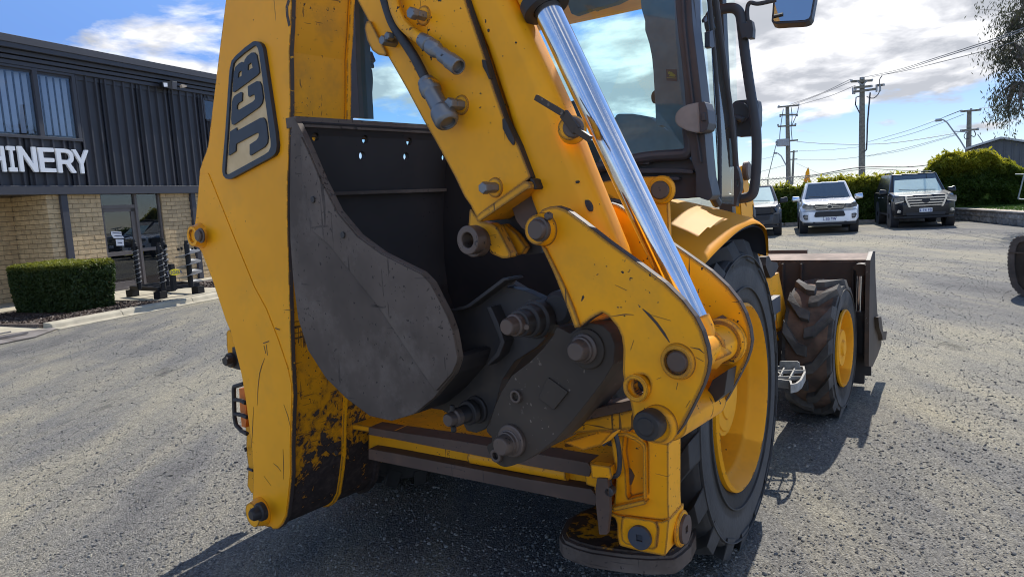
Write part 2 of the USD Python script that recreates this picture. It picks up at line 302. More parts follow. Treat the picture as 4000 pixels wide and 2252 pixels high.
YEL = (.85, .345, .006)
M_yel = worn('yellow_paint', YEL, edge=1.15, chips=-.36, speck=.755, scratch=.785, spec=.25, dirt=.35, dirtcol=(.50, .25, .03))
M_boom = worn('yellow_paint_boom', YEL, edge=.95, chips=-.37, speck=.79, scratch=.79, tone=.07, spec=.25, dirt=.35, dirtcol=(.52, .26, .03), low=(.15, .70, .34))
M_boomp = worn('yellow_paint_doubler', YEL, edge=.0, chips=-.37, speck=.79, scratch=.79, tone=.07, spec=.25, dirt=.35, dirtcol=(.52, .26, .03), low=(.15, .70, .34))
M_yels = worn('yellow_paint_scraped', YEL, edge=1.3, chips=-.17, speck=.725, scratch=.745, spec=.25, dirt=.42, dirtcol=(.40, .21, .035), halo=0.35)
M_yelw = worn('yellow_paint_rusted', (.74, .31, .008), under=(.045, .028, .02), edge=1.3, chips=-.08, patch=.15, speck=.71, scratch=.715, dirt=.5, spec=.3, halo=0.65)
M_foot = worn('yellow_paint_boom_foot', (.66, .27, .008), under=(.030, .021, .018), edge=.9, chips=.02, patch=.30, speck=.70, scratch=.685, dirt=.5, scale=1.1, spec=.25, low=(.34, 1.04, .88), halo=0.8)
M_yelp = worn('yellow_paint_pad_top', (.66, .28, .008), under=(.04, .027, .02), edge=.6, chips=.66, patch=.5, speck=.70, scratch=.71, dirt=.6, spec=.25, halo=0.7)
M_fend = worn('yellow_paint_fender', (.66, .27, .006), edge=.15, chips=-.6, speck=.9, scratch=.86, spec=.07, rough=.55, dirt=.2, dirtcol=(.48, .24, .05), bump=.03)
M_rim = worn('yellow_rim_paint', (.80, .34, .008), edge=.75, chips=-.38, speck=.77, scratch=.84, spec=.2, rough=.5, under=(.06, .03, .015))
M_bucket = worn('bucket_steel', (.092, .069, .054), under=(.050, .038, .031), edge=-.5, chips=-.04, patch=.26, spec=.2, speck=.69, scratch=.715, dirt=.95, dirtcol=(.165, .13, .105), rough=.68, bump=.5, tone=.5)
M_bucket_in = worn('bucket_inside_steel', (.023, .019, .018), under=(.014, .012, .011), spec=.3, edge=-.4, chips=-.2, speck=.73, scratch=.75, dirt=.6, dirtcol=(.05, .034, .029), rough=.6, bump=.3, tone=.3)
M_black = worn('black_steel', (.030, .026, .024), under=(.055, .047, .043), edge=.55, chips=-.42, speck=.76, scratch=.80, dirt=.9, dirtcol=(.065, .048, .036), spec=.35, rough=.5, bump=.3, tone=.3)
M_cast = worn('brown_cast_steel', (.050, .037, .027), spec=.25, under=(.11, .085, .064), edge=.5, chips=-.34, patch=.1, speck=.70, scratch=.76, dirt=.9, dirtcol=(.085, .05, .03), rough=.58, bump=.5, tone=.35)
M_pin = worn('pin_steel', (.105, .076, .060), under=(.035, .028, .025), edge=-.3, chips=-.3, speck=.72, scratch=.85, dirt=.8, dirtcol=(.10, .055, .035), rough=.48, bump=.3, metal=.35, tone=.25)
M_zinc = worn('zinc_fitting', (.20, .20, .20), under=(.07, .06, .055), edge=.5, chips=-.35, speck=.74, scratch=.80, dirt=.7, dirtcol=(.13, .12, .10), rough=.42, metal=.7, bump=.2)
M_rust = worn('rusty_rail', (.085, .052, .036), under=(.045, .03, .024), edge=-.4, chips=-.1, patch=.2, speck=.70, scratch=.73, dirt=.8, dirtcol=(.16, .085, .05), rough=.7, bump=.4, tone=.3)
M_edge = worn('bare_plate_edge', (.055, .035, .026), under=(.50, .24, .01), edge=-.2, chips=-.16, patch=.1, speck=.72, scratch=.78, dirt=.6, dirtcol=(.03, .024, .02), rough=.65, bevel=.004, tone=.3)
M_chrome = plain('chrome', (.78, .79, .82), rough=.13, metal=1.0, var=.05, scale=30, bump=.03, bscale=25)
M_rubber = plain('tyre_rubber', (.022, .022, .023), rough=.72, var=.3, scale=3, bump=.3, bscale=40, col2=(.046, .043, .040), bevel=.006)
M_rubberd = plain('dusty_tyre_rubber', (.032, .030, .028), rough=.85, var=.25, scale=6, bump=.35, bscale=50, col2=(.085, .074, .063), bevel=.006)
M_tread = plain('tread_floor_dirt', (.06, .04, .028), rough=.9, var=.3, scale=7, bump=.4, bscale=40, col2=(.13, .075, .048))
M_cabi = plain('cab_trim_sky_reflection', (.12, .14, .17), rough=.6, var=.15, scale=10)  # blue-grey paints in the sky reflection of the cab glass
M_cab = plain('cab_trim', (.034, .036, .042), rough=.48, var=.15, scale=10, bump=.06, bscale=220, bevel=.005)
M_cabl = plain('hinge_plastic', (.21, .195, .18), rough=.6, var=.12, scale=14, bevel=.01)
M_hose = plain('black_rubber_hose', (.028, .027, .028), rough=.55, var=.3, scale=30, bump=.2, bscale=80)
M_steel = plain('worn_step_aluminium', (.25, .24, .215), rough=.7, metal=0.0, var=.2, scale=30, bump=.3, bevel=.003)
M_glass = pane('cab_glass', (.68, .92, .95), .025)
M_glassd = pane('door_glass', (.86, .96, .96), .045)
M_mirror = plain('mirror_glass', (.75, .78, .8), rough=.02, metal=1.0, var=.01)
M_badge = plain('badge_beige', (.60, .40, .18), rough=.5, var=.06, scale=10, col2=(.66, .46, .23), bump=.05)
M_badgek = plain('badge_black', (.022, .023, .027), rough=.42, var=.15, scale=20, bevel=.003)
M_capblue = worn('blue_grey_cap', (.045, .05, .062), under=(.02, .02, .02), edge=.4, chips=-.3, rough=.5, dirt=.5)
M_orange = plain('orange_lens', (.75, .17, .02), rough=.3)
M_white = plain('white_paint', (.80, .80, .79), rough=.35, var=.03)
M_sticker = plain('sticker_dark', (.03, .035, .04), rough=.4)
M_stickg = plain('sticker_green', (.12, .14, .03), rough=.4)
# place
M_clad = plain('dark_cladding', (.036, .036, .043), rough=.5, var=.08, scale=2, bump=.02, bevel=.006)
M_trimd = plain('dark_trim', (.043, .044, .054), rough=.5, var=.06, scale=3, bevel=.006)
M_brick = plain('cream_brick', (.52, .385, .215), rough=.85, var=.14, scale=9, bump=.5, bscale=70, rnd=.13, bevel=.006)
M_mort = plain('mortar', (.27, .21, .135), rough=.95, var=.2, scale=30, bump=.3)
M_wing = pane('office_glass', (.90, .93, .96), .06)
M_dark = plain('dark_interior', (.012, .013, .016), rough=.8)
M_blind = plain('blind_fabric', (.30, .34, .40), rough=.8, var=.05)
M_sign = plain('sign_letter_white', (.82, .84, .86), rough=.4, var=.02)
M_alu = plain('bronze_door_frame', (.135, .115, .105), rough=.4, metal=.3, var=.08, bevel=.004)
M_paper = plain('paper', (.75, .76, .78), rough=.8)
M_ink = plain('ink', (.08, .09, .14), rough=.8)
M_conc = plain('concrete', (.40, .36, .27), rough=.9, var=.15, scale=4, bump=.3, bscale=45, bevel=.03)
M_plate = plain('ramp_steel', (.20, .175, .155), rough=.55, metal=.3, var=.3, scale=3, bump=.1, col2=(.30, .27, .25))
M_galv = plain('auger_silver', (.26, .265, .27), rough=.38, metal=.4, var=.08)
M_blk = plain('rack_black', (.008, .008, .009), spec=.3, rough=.5, var=.2, bevel=.004)
M_signy = plain('sign_yellow', (.80, .62, .02), rough=.5, var=.03)
M_stone = plain('retaining_stone', (.20, .175, .15), rough=.95, var=.25, scale=7, bump=.8, bscale=22, rnd=.22, col2=(.30, .27, .23))
M_cope = plain('coping', (.42, .35, .27), rough=.9, var=.12, scale=5, bump=.2)
M_wood = plain('pole_wood', (.17, .155, .125), rough=.9, var=.25, scale=6, bump=.4, bscale=30)
M_wire = plain('wire', (.05, .05, .055), rough=.6)
M_gal = plain('galvanised', (.30, .31, .32), rough=.5, metal=.5, var=.1)
M_shed = plain('shed_cladding', (.075, .08, .088), rough=.55, var=.08, scale=1)
M_shedl = plain('shed_roof', (.36, .37, .37), rough=.6, var=.08, scale=1)
M_carw = plain('car_white', (.86, .86, .85), rough=.22, var=.01, coat=.7)
M_cark = plain('car_black', (.006, .006, .007), rough=.25, var=.05, coat=.25, spec=.4)
M_carg = plain('car_grey', (.022, .024, .027), rough=.28, var=.05, coat=.3)
M_carp = plain('car_black_plastic', (.018, .018, .02), rough=.55, var=.1)
M_cchr = plain('car_chrome', (.70, .71, .73), rough=.12, metal=1.0, var=.02)
M_cglass = plain('windscreen', (.02, .03, .035), rough=.03, var=.05, spec=1.0, coat=1.0)
M_shade = plain('sunshade', (.55, .72, .66), rough=.35, metal=.2, var=.05, scale=3)
M_lamp = plain('headlamp', (.20, .21, .22), rough=.1, metal=.7, var=.5, scale=9, coat=1.0)
M_plateb = plain('plate_blue_ink', (.03, .05, .22), rough=.5)
M_track = plain('track_rubber', (.05, .038, .030), rough=.85, var=.3, scale=5, bump=.4, bscale=30, col2=(.085, .062, .048))
M_bark = plain('gum_bark', (.16, .13, .105), rough=.9, var=.3, scale=6, bump=.4)
M_grass = plain('lawn_green', (.10, .17, .03), rough=.9, var=.25, scale=12, bump=.8, bscale=60, col2=(.17, .24, .05))

def gravel_material():
    N = {'g': ('geometry', {}), 'mp': ('mapping', {'rotation': (0, 0, .42), 'scale': (1.0, .20, 1.0)}), 'bg': ('noise_texture', {'scale': .16, 'detail': 3.0, 'roughness': .5}), 'a': ('noise_texture', {'scale': .75, 'detail': 6.0, 'roughness': .62, 'distortion': .5}), 'b': ('noise_texture', {'scale': 3.2, 'detail': 6.0, 'roughness': .7, 'distortion': .3}),
         'k': ('noise_texture', {'scale': 1.9, 'detail': 8.0, 'roughness': .72}), 'v': ('voronoi_texture', {'feature': 'f1', 'scale': 96.0}), 'v2': ('voronoi_texture', {'feature': 'f1', 'scale': 190.0}), 'w': ('rgb_to_bw', {}), 'w2': ('rgb_to_bw', {}),
         'ra': ('rgb_ramp', {'ramp': [(.34, (.092, .090, .089)), (.46, (.150, .145, .134)), (.57, (.225, .208, .164)), (.70, (.30, .268, .188))]}),
         'rk': ('rgb_ramp', {'ramp': [(.30, (.42, .42, .43)), (.41, (1.0,) * 3), (1.0, (1.0,) * 3)]}),
         'rs': ('rgb_ramp', {'ramp': [(.12, (.52,) * 3), (.38, (.90,) * 3), (.62, (1.08, 1.08, 1.07)), (.84, (1.5, 1.49, 1.46))]}), 'rs2': ('rgb_ramp', {'ramp': [(.15, (.72,) * 3), (.5, (1.0,) * 3), (.85, (1.35,) * 3)]}),
         'm0': ('mix_color', {'blend_type': 'multiply', 'fac': 1.0, 'use_clamp': False}), 'm1': ('mix_color', {'blend_type': 'multiply', 'fac': .85, 'use_clamp': False}), 'm2': ('mix_color', {'blend_type': 'multiply', 'fac': .8, 'use_clamp': False}),
         'p': ('principled_bsdf', {'roughness': .9, 'specular_ior_level': .25}), 'bp': ('bump', {'strength': .75, 'distance': .007}), 'bp2': ('bump', {'strength': .4, 'distance': .03}), 'nb': ('noise_texture', {'scale': 4.0, 'detail': 8.0, 'roughness': .72})}
    L = [('g.position', x + '.vector') for x in ('mp', 'v', 'v2', 'nb', 'bg')] + [('mp.vector', 'a.vector'), ('mp.vector', 'b.vector'), ('mp.vector', 'k.vector'), ('v.color', 'w.color'), ('v2.color', 'w2.color'), ('w.val', 'rs.fac'), ('w2.val', 'rs2.fac'), ('k.fac', 'rk.fac')]
    s = _num(N, L, 'sm', 'multiply_add', 'a.fac', .6, _num(N, L, 'sb', 'multiply_add', 'b.fac', .4, _num(N, L, 'sg', 'multiply_add', 'bg.fac', .50, -.215)))
    h = _num(N, L, 'h', 'multiply_add', 'v.distance', -1.0, _num(N, L, 'h2', 'multiply', 'v2.distance', -.6))
    L += [(s, 'ra.fac'), ('ra.color', 'm0.a'), ('rk.color', 'm0.b'), ('m0.result', 'm1.a'), ('rs.color', 'm1.b'), ('m1.result', 'm2.a'), ('rs2.color', 'm2.b'), ('m2.result', 'p.base_color'), (h, 'bp.height'), ('nb.fac', 'bp2.height'), ('bp2.normal', 'bp.normal'), ('bp.normal', 'p.normal')]
    return mk('gravel_ground', N, L)
M_gravel = gravel_material()
M_pebble = plain('gravel_stone', (.15, .145, .135), rough=.9, var=.3, scale=40, bump=.3, rnd=.35, col2=(.24, .225, .195))
M_mulch = plain('bark_mulch', (.10, .07, .052), rough=.95, var=.4, scale=40, bump=1.0, bscale=60, col2=(.17, .13, .105))
M_chip = plain('bark_chip', (.16, .105, .075), rough=.95, var=.3, rnd=.5, col2=(.24, .17, .12))
# ------------------------------------------------------------------ the backhoe loader
bh = thing('backhoe_loader', 'yellow backhoe loader with dark digging bucket folded behind its cab', 'backhoe loader', mw(-1.9, 3.17, 0), MAZ)
TV = -BN                                           # towards the viewer, along the arm's pins
def bp(tag, p, n): return B(n).hit(px(tag, [p])[0])
def inset(pts, d): return list(poly(pts).buffer(-d, join_style=2).exterior.coords)
def Bp(pts, n, t, mat, name, tag='', holes=(), r=0.0, parent=bh, **k): return part(parent, name, prism(B(n), pts, t, tag, holes, r=r), mat, **k)

# --- boom
NB = .20
boom_px = [(940, -520), (883, 0), (854, 232), (834, 400), (813, 572), (792, 628), (781, 665), (774, 760), (765, 850), (757, 905), (765, 950), (789, 985), (828, 1086), (861, 1185), (883, 1251), (901, 1293), (944, 1461), (960, 1560), (969, 1628), (983, 1728), (991, 1852), (988, 1930), (988, 1990), (1002, 2036), (1040, 2055),
           (1059, 2056), (1067, 2065), (1087, 2063), (1105, 2047), (1121, 2013), (1130, 1945), (1139, 1852), (1138, 1750), (1141, 1640), (1145, 1540), (1137, 1410), (1128, 1100), (1122, 860), (1122, 709), (1128, 560), (1132, 433), (1131, 300), (1129, 203), (1135, 100), (1137, 0), (1158, -520)]
buv = [B(NB).uv(p) for p in boom_px]
bm = [prism(B(NB), buv, .02, uvs=True, r=.004)]
boom = part(bh, 'boom', bm, M_boom)
part(boom, 'worn_plate_edge', prism(B(NB + .003), list(poly(buv).buffer(.0016).exterior.coords), .0165, uvs=True), M_edge)
part(boom, 'far_side_plate', prism(B(NB + .27), [q for q in buv], .02, uvs=True), M_boom)
cr_ = [B(NB).uv(q) for q in ((815, 676), (905, 900), (994, 1118), (1041, 1204), (1090, 1330), (1126, 1437))]
cl_ = poly(buv).buffer(-.007).intersection(Polygon(cr_ + [(cr_[-1][0] + .05, cr_[-1][1] - .25), (cr_[-1][0] + .05, -1), (-9, -1), (-9, cr_[0][1])]))
part(boom, 'doubler_plate', prism(B(NB - .003), list((cl_ if cl_.geom_type == 'Polygon' else max(cl_.geoms, key=lambda g: g.area)).exterior.coords), .003, uvs=True, r=.004), M_boomp)
low = poly(buv).intersection(sbox(-9, -1, 9, B(NB).uv((1140, 1250))[1]))
upp = poly(buv).buffer(-.012).intersection(sbox(-9, B(NB).uv((1140, 1250))[1] - .02, 9, 9))
part(bh, 'boom_web', prism(B(NB + .02), list(upp.exterior.coords), .25, uvs=True), M_yelw, 'shaded boom web with scratched orange paint')
part(bh, 'boom_foot', prism(B(NB + .02), list(low.buffer(-.011).exterior.coords), .46, uvs=True), M_foot, 'rusted inner face of the boom foot')
part(bh, 'boom_foot_flange', prism(B(NB + .48), list(low.buffer(.012).buffer(-.004).exterior.coords), .025, uvs=True), M_foot)
part(bh, 'drain_hole', [disc(B(NB + .2).hit(px('H', [p])[0]), -B(NB).e3 * -1, .012, .004) for p in ((262, 537), (425, 1072))], M_black)
# boom pins
def boss(tag, c, n, r, h, mat, name, prof=None, label=None, parent=bh):
    return part(parent, name, lathe(prof, bp(tag, c, n), TV, 32) if prof else disc(bp(tag, c, n), TV, r, h, 32), mat, label)
b1 = boss('U', (1650, 168), NB, 0, 0, M_boom, 'ram_pin_boss', [(0, 0), (.060, 0), (.056, .012), (.049, .03), (.047, .045), (.030, .045), (.030, .035), (0, .035)])
part(b1, 'pin_end', [disc(bp('U', (1650, 168), NB - .03), TV, .027, .022), ring(bp('U', (1650, 168), NB - .034), TV, .034, .022, .006)], M_pin)
b2 = boss('N', (845, 625), NB, 0, 0, M_boom, 'boom_pivot_boss', [(0, 0), (.066, 0), (.064, .02), (.056, .045), (.055, .055), (0, .055)])
part(b2, 'pivot_pin', lathe([(0, 0), (.041, 0), (.041, .02), (.036, .026), (.030, .026), (.028, .05), (.02, .06), (0, .06)], bp('N', (845, 625), NB - .053), TV, 32), M_black)
# badge
fo = [(20, 1300), (50, 950), (80, 500), (92, 340), (112, 250), (150, 202), (240, 120), (325, 58), (345, 54), (372, 56), (405, 80), (425, 125), (550, 960), (562, 1085), (555, 1150), (535, 1185), (500, 1210), (112, 1418), (85, 1424), (55, 1418), (30, 1390), (20, 1350)]
fi = [(47, 1345), (75, 950), (103, 520), (120, 335), (130, 275), (152, 245), (240, 168), (338, 98), (356, 98), (372, 122), (386, 172), (502, 1055), (500, 1105), (482, 1148), (440, 1180), (95, 1370), (70, 1380), (52, 1372)]
bd = Bp(fi, NB - .008, .008, M_badge, 'badge', 'Q', label='beige maker badge on the boom')
part(bd, 'badge_frame', prism(B(NB - .016), fo, .016, 'Q', holes=[fi]), M_badgek)
for g, hs in (([(82, 1187), (97, 952), (160, 912), (165, 945), (400, 814), (425, 812), (443, 828), (457, 870), (473, 1010), (467, 1065), (442, 1103), (302, 1190), (292, 1178), (292, 1080), (358, 1037), (379, 1010), (385, 980), (377, 963), (355, 968), (157, 1075), (152, 1148), (92, 1188)], ()),
              ([(115, 880), (108, 830), (118, 650), (133, 607), (160, 585), (205, 558), (219, 568), (214, 648), (180, 670), (165, 695), (165, 728), (185, 737), (330, 650), (346, 628), (343, 594), (330, 582), (287, 607), (278, 598), (274, 502), (362, 451), (390, 455), (408, 490), (425, 615), (415, 668), (385, 710), (165, 865), (135, 885)], ()),
              ([(122, 557), (135, 370), (150, 310), (185, 275), (215, 260), (236, 270), (242, 240), (265, 205), (310, 168), (335, 165), (360, 190), (385, 330), (388, 365), (370, 390), (140, 560)], ([(175, 422), (180, 372), (195, 352), (214, 350), (212, 398)], [(272, 345), (275, 292), (305, 265), (315, 285), (322, 318), (278, 346)]))):
    part(bd, 'letter', prism(B(NB - .014), g, .006, 'Q', hs), M_badgek)

# --- left end of the frame, seen past the boom
FY = 2.25
part(bh, 'frame_bracket', prism(RQ(FY), [(105, 160), (112, 145), (125, 140), (160, 200), (190, 380), (185, 392), (125, 375), (108, 250)], .05, 'R'), M_yel)
part(bh, 'bracket_clamp', prism(RQ(FY - .02), [(140, 250), (175, 260), (190, 392), (142, 380)], .04, 'R'), M_black)
part(bh, 'clamp_bolt', [disc(RQ(FY - .02).hit(px('R', [(138, 328)])[0]), -MF, .038, .02), hexhead(RQ(FY - .04).hit(px('R', [(130, 330)])[0]), -MF, .026, .035)], M_black)
lg = part(bh, 'lamp_guard', [tube([RQ(FY - .05).hit(q) for q in px('R', seg)], .011, 8) for seg in ([(215, 478), (185, 488), (153, 497), (150, 520), (155, 690), (165, 738), (200, 775), (235, 795)], [(155, 578), (195, 585), (225, 600)], [(158, 668), (200, 676), (235, 690)])], M_black)
part(bh, 'tail_lamp', prism(RQ(FY - .01), [(183, 510), (215, 505), (232, 690), (222, 755), (200, 750), (190, 640)], .05, 'R'), M_orange)
part(bh, 'stabilizer_leg', mbox(-3.05, -2.90, FY + .03, FY + .16, .33, 1.25), M_yels, 'left stabilizer leg')
part(bh, 'stabilizer_housing', prism(RQ(FY + .02), [(218, 720), (232, 695), (262, 700), (290, 900), (300, 1180), (260, 1165), (236, 1120), (243, 1000), (228, 890), (232, 800)], .10, 'R'), M_yelw)
part(bh, 'hose_clamp', [tube([RQ(FY).hit(q) for q in px('R', seg)], .007, 6) for seg in ([(236, 1012), (270, 1025)], [(222, 880), (228, 905)])], M_hose)
part(bh, 'kingpost', prism(B(NB + .52), [(660, 860), (770, 870), (785, 880), (782, 960), (765, 1060), (735, 1110), (690, 1140), (650, 1100)], .16, 'H'), M_yelw)

# --- dipper: the outer box with rounded corner, extension box with the couplers on its cheek
def loft(sec_pts, n0, n1, r, k=6):
    """Rounded box between stations (left pixel, right pixel) on plane n0, as deep as n0..n1."""
    P = B(n0); Q_ = B(n1 - .6 * r); V = []
    for a, b in sec_pts:
        a, b = np.array(P.uv(a)), np.array(Q_.uv(b)); d = b - a; w = np.linalg.norm(d); d /= w; S = []
        for cx, cy, a0 in ((w - r, r, -pi / 2), (w - r, n1 - n0 - r, 0), (r, n1 - n0 - r, pi / 2), (r, r, pi)):
            for q in range(k): t = a0 + pi / 2 * q / (k - 1); S.append((cx + r * math.cos(t), cy + r * math.sin(t)))
        V += [P.at(*(a + d * s), -y) for s, y in S]
    m = 4 * k; Fc = []
    for i in range(len(sec_pts) - 1):
        for j in range(m):
            q, w_ = i * m + j, i * m + (j + 1) % m; Fc += [(q, w_, w_ + m), (q, w_ + m, q + m)]
    e = (len(sec_pts) - 1) * m
    for j in range(1, m - 1): Fc += [(0, j + 1, j), (e, e + j, e + j + 1)]
    return trimesh.Trimesh(np.array(V), np.array(Fc), process=False)
dip = part(bh, 'dipper', loft([((1620, -520), (1838, -520)), ((1760, -90), (2012, -90)), ((1800, 0), (2054, 0)), ((1880, 180), (2136, 180)), ((1960, 420), (2246, 420)), ((2020, 640), (2331, 640)), ((2052, 780), (2388, 780)), ((2120, 960), (2462, 960)), ((2170, 1080), (2506, 1080))], .010, .115, .045, 8), M_yel, smooth=50)
ext_px = [(1134, -480), (1396, 0), (1445, 92), (1512, 212), (1590, 348), (1657, 473), (1710, 565), (1775, 685), (1813, 765), (1839, 802), (1862, 850), (2062, 700), (2072, 690), (2024, 570), (1968, 463), (1922, 333), (1896, 236), (1833, 53), (1816, 0), (1640, -480)]
exb = Bp(ext_px, -.010, .016, M_yels, 'dipper_extension', r=.004)
euv = [B(-.010).uv(p) for p in ext_px]
part(exb, 'worn_plate_edge', prism(B(-.008), list(poly(euv).buffer(.0014).exterior.coords), .013, uvs=True), M_edge)
part(exb, 'extension_box', prism(B(.006), inset(euv, .012), .16, uvs=True), M_yelw)
Bp([(288, 395), (330, 345), (780, 25), (820, 22), (848, 50), (850, 95), (815, 100), (330, 430), (300, 435)], -.032, .13, M_yelw, 'end_flange', 'Z', parent=exb)
Bp([(845, -10), (880, 0), (912, 85), (900, 105), (868, 95)], -.018, .03, M_black, 'wear_pad', 'Z', parent=exb)
Bp([(1820, -30), (1834, 20), (1904, 234), (1933, 332), (1976, 458), (2033, 568), (2080, 690), (2088, 735), (2080, 735), (2026, 572), (1970, 462), (1928, 335), (1897, 236), (1826, 20), (1812, -30)], -.002, .014, M_black, 'slide_edge', parent=exb)
# weld beads on the edge
Bp([(1205, 480), (1235, 490), (1255, 570), (1275, 640), (1262, 640), (1240, 590), (1212, 540)], -.015, .01, M_black, 'weld_bead', 'B', r=.002, parent=exb)
Bp([(1370, 965), (1390, 955), (1425, 1030), (1470, 1130), (1460, 1180), (1420, 1130), (1375, 1040)], -.015, .01, M_black, 'weld_bead', 'B', r=.002, parent=exb)
# worn lug at the left edge
Bp([(270, 175), (300, 170), (440, 440), (420, 455), (370, 445), (320, 410), (280, 330), (258, 230)], -.02, .09, M_yelw, 'hose_lug', 'B', r=.006, parent=exb)
# couplers and pipes
Pn = lambda tag, pts, n: [B(n).hit(q) for q in px(tag, pts)]
hz = lambda tag, pts, ns: [B(n).hit(px(tag, [p])[0]) for p, n in zip(pts, ns)]
pipe1 = part(bh, 'hydraulic_pipe', tube(curve(hz('B', [(395, -90), (450, 100), (490, 200), (545, 290), (610, 385), (680, 500), (760, 660)], [-.032] * 7), 5), .0135, 12), M_hose, 'black hydraulic pipe ending in a steel coupler')
def along(tag, a, b, na, nb, prof, n=20):
    A, Bq = bp(tag, a, na), bp(tag, b, nb); L = np.linalg.norm(Bq - A); return lathe([(r, h * L) for r, h in prof], A, Bq - A, n)
part(pipe1, 'coupler', along('B', (752, 655), (935, 1000), -.04, -.065, [(0, 0), (.020, 0), (.024, .02), (.024, .10), (.028, .12), (.029, .26), (.026, .29), (.024, .31), (.025, .66), (.031, .70), (.033, .76), (.033, .93), (.030, .97), (.024, 1.0), (.020, 1.0), (.019, .95), (0, .95)]), M_zinc)
part(pipe1, 'yellow_paint_ring', along('B', (775, 690), (800, 735), -.042, -.045, [(.0, 0), (.0275, 0), (.028, 1), (0, 1)]), M_yelw)
part(pipe1, 'pipe_bolt', [hexhead(bp('B', (505, 345), -.01), TV, .014, .05), hexhead(bp('B', (480, 300), -.035), TV, .012, .02)], M_zinc)
pipe2 = part(bh, 'hydraulic_pipe', tube(curve(hz('B', [(480, -60), (505, 60), (535, 140), (575, 205), (640, 265), (735, 330)], [-.038] * 6), 5), .0165, 12), M_yelw, 'chipped yellow hydraulic pipe ending in a steel coupler')
part(pipe2, 'coupler', along('B', (715, 315), (1020, 545), -.036, -.06, [(0.0, 0), (0.0172, 0), (0.0189, 0.05), (0.0213, 0.16), (0.0213, 0.22), (0.0172, 0.235), (0.0197, 0.25), (0.0221, 0.27), (0.0221, 0.4), (0.0197, 0.44), (0.0164, 0.47), (0.0164, 0.56), (0.0197, 0.58), (0.0197, 0.76), (0.0221, 0.78), (0.0221, 0.98), (0.0197, 1.0), (0.0164, 1.0), (0.0148, 0.93), (0.0, 0.93)]), M_zinc)
for tg, c, r in (('B', (740, 130), .0150), ('B', (1045, 850), .0150), ('Z', (490, 85), .0148)):
    w = part(exb, 'bolt', [lathe([(0, 0), (.027, 0), (.025, .005), (0, .006)], bp(tg, c, -.009), TV, 24)], M_yels)
    A = bp(tg, c, -.015); out = {0: 0}
    part(exb, 'bolt_nut', [hexhead(A, TV, r * .92, .028), disc(A + TV * .026, TV, r * .5, .008), hexhead(A + TV * .032, TV, r * 1.08, .02)], M_zinc)
# eye for the bucket pivot, on its yellow neck
eye = Bp([(225, 290), (300, 395), (325, 430), (440, 455), (500, 490), (560, 600), (640, 760), (640, 800), (600, 812), (560, 812), (440, 760), (400, 640), (330, 500), (210, 520)], .0, .03, M_yelw, 'pivot_eye_bracket', 'Z', r=.004)
part(eye, 'pivot_eye', [ring(bp('Z', (325, 640), .0), TV, .040, .0205, .03), ring(bp('Z', (290, 618), -.03), TV, .038, .0205, .035)], M_pin)
Bp([(500, 470), (580, 460), (700, 560), (800, 700), (760, 770), (660, 790), (600, 640)], .05, .02, M_foot, 'inner_cheek', 'Z')
Bp([(640, 230), (760, 180), (860, 150), (930, 250), (900, 420), (830, 540), (760, 500), (700, 420)], .03, .03, M_rust, 'dipper_end_plate', 'Z')
Bp([(380, 430), (800, 140), (900, 400), (960, 640), (960, 760), (800, 780), (640, 560)], .09, .10, M_black, 'dipper_end_core', 'Z')

# --- bucket lever: two yellow plates with the chrome rod between them
lev = [(160, 368), (118, 330), (108, 280), (125, 225), (170, 175), (210, 160), (250, 155), (300, 172), (400, 245), (550, 362), (700, 470), (860, 590), (960, 688), (1030, 780), (1070, 860), (1097, 950), (1108, 1030), (1100, 1090), (1078, 1160), (1045, 1230), (1000, 1320), (960, 1395), (920, 1450), (870, 1480), (790, 1480), (720, 1440), (690, 1360), (672, 1260), (645, 1180), (628, 1090), (632, 960), (622, 890), (598, 835), (545, 770), (510, 752), (475, 770), (440, 790), (385, 835), (355, 840), (330, 770), (280, 640), (232, 520), (190, 430)]
hole_bush = [(735 + 50 * math.cos(a), 1165 + 62 * math.sin(a)) for a in np.linspace(0, 2 * pi, 24, endpoint=False)]
LN = -.075
lever = Bp(lev, LN, .022, M_yels, 'bucket_lever', 'F', holes=[hole_bush], r=.003)
luv = [B(LN).uv(p) for p in px('F', lev)]; huv = [B(LN).uv(p) for p in px('F', hole_bush)]
part(lever, 'worn_plate_edge', prism(B(LN + .003), list(poly(luv).buffer(.0016).exterior.coords), .0175, uvs=True, holes=[poly(huv)]), M_edge)
part(lever, 'worn_plate_edge', prism(B(.158), list(poly(luv).buffer(.0016).exterior.coords), .0165, uvs=True), M_edge)
part(lever, 'far_lever_plate', prism(B(.155), luv, .022, uvs=True, r=.003), M_yels)
Bp([(160, 368), (190, 390), (245, 500), (300, 610), (350, 730), (385, 832), (355, 840), (330, 770), (280, 640), (232, 520), (190, 430)], LN - .006, .22, M_yelw, 'lever_web', 'F', parent=lever)
lb = lambda c, n, prof, mat, name, label=None: part(lever, name, lathe(prof, bp('F', c, n), TV, 36), mat, label)
lb((178, 284), LN, [(0.0, 0.0), (0.0403, 0.0), (0.0378, 0.0064), (0.0353, 0.024), (0.0334, 0.0288), (0.0, 0.0288)], M_yels, 'lever_boss')
lb((165, 283), LN - .034, [(0.0, 0.0), (0.0282, 0.0), (0.0282, 0.0096), (0.024, 0.0112), (0.0234, 0.0208), (0.021, 0.024), (0.0, 0.024)], M_pin, 'lever_pin')
part(lever, 'keeper_bolt', hexhead(bp('F', (215, 208), LN - .028), TV, .010, .012), M_pin)
lb((942, 1030), LN, [(0.0, 0.0), (0.0397, 0.0), (0.0372, 0.009), (0.0341, 0.0117), (0.0273, 0.0117), (0.0267, 0.0036), (0.0, 0.0036)], M_yels, 'rod_pin_boss')
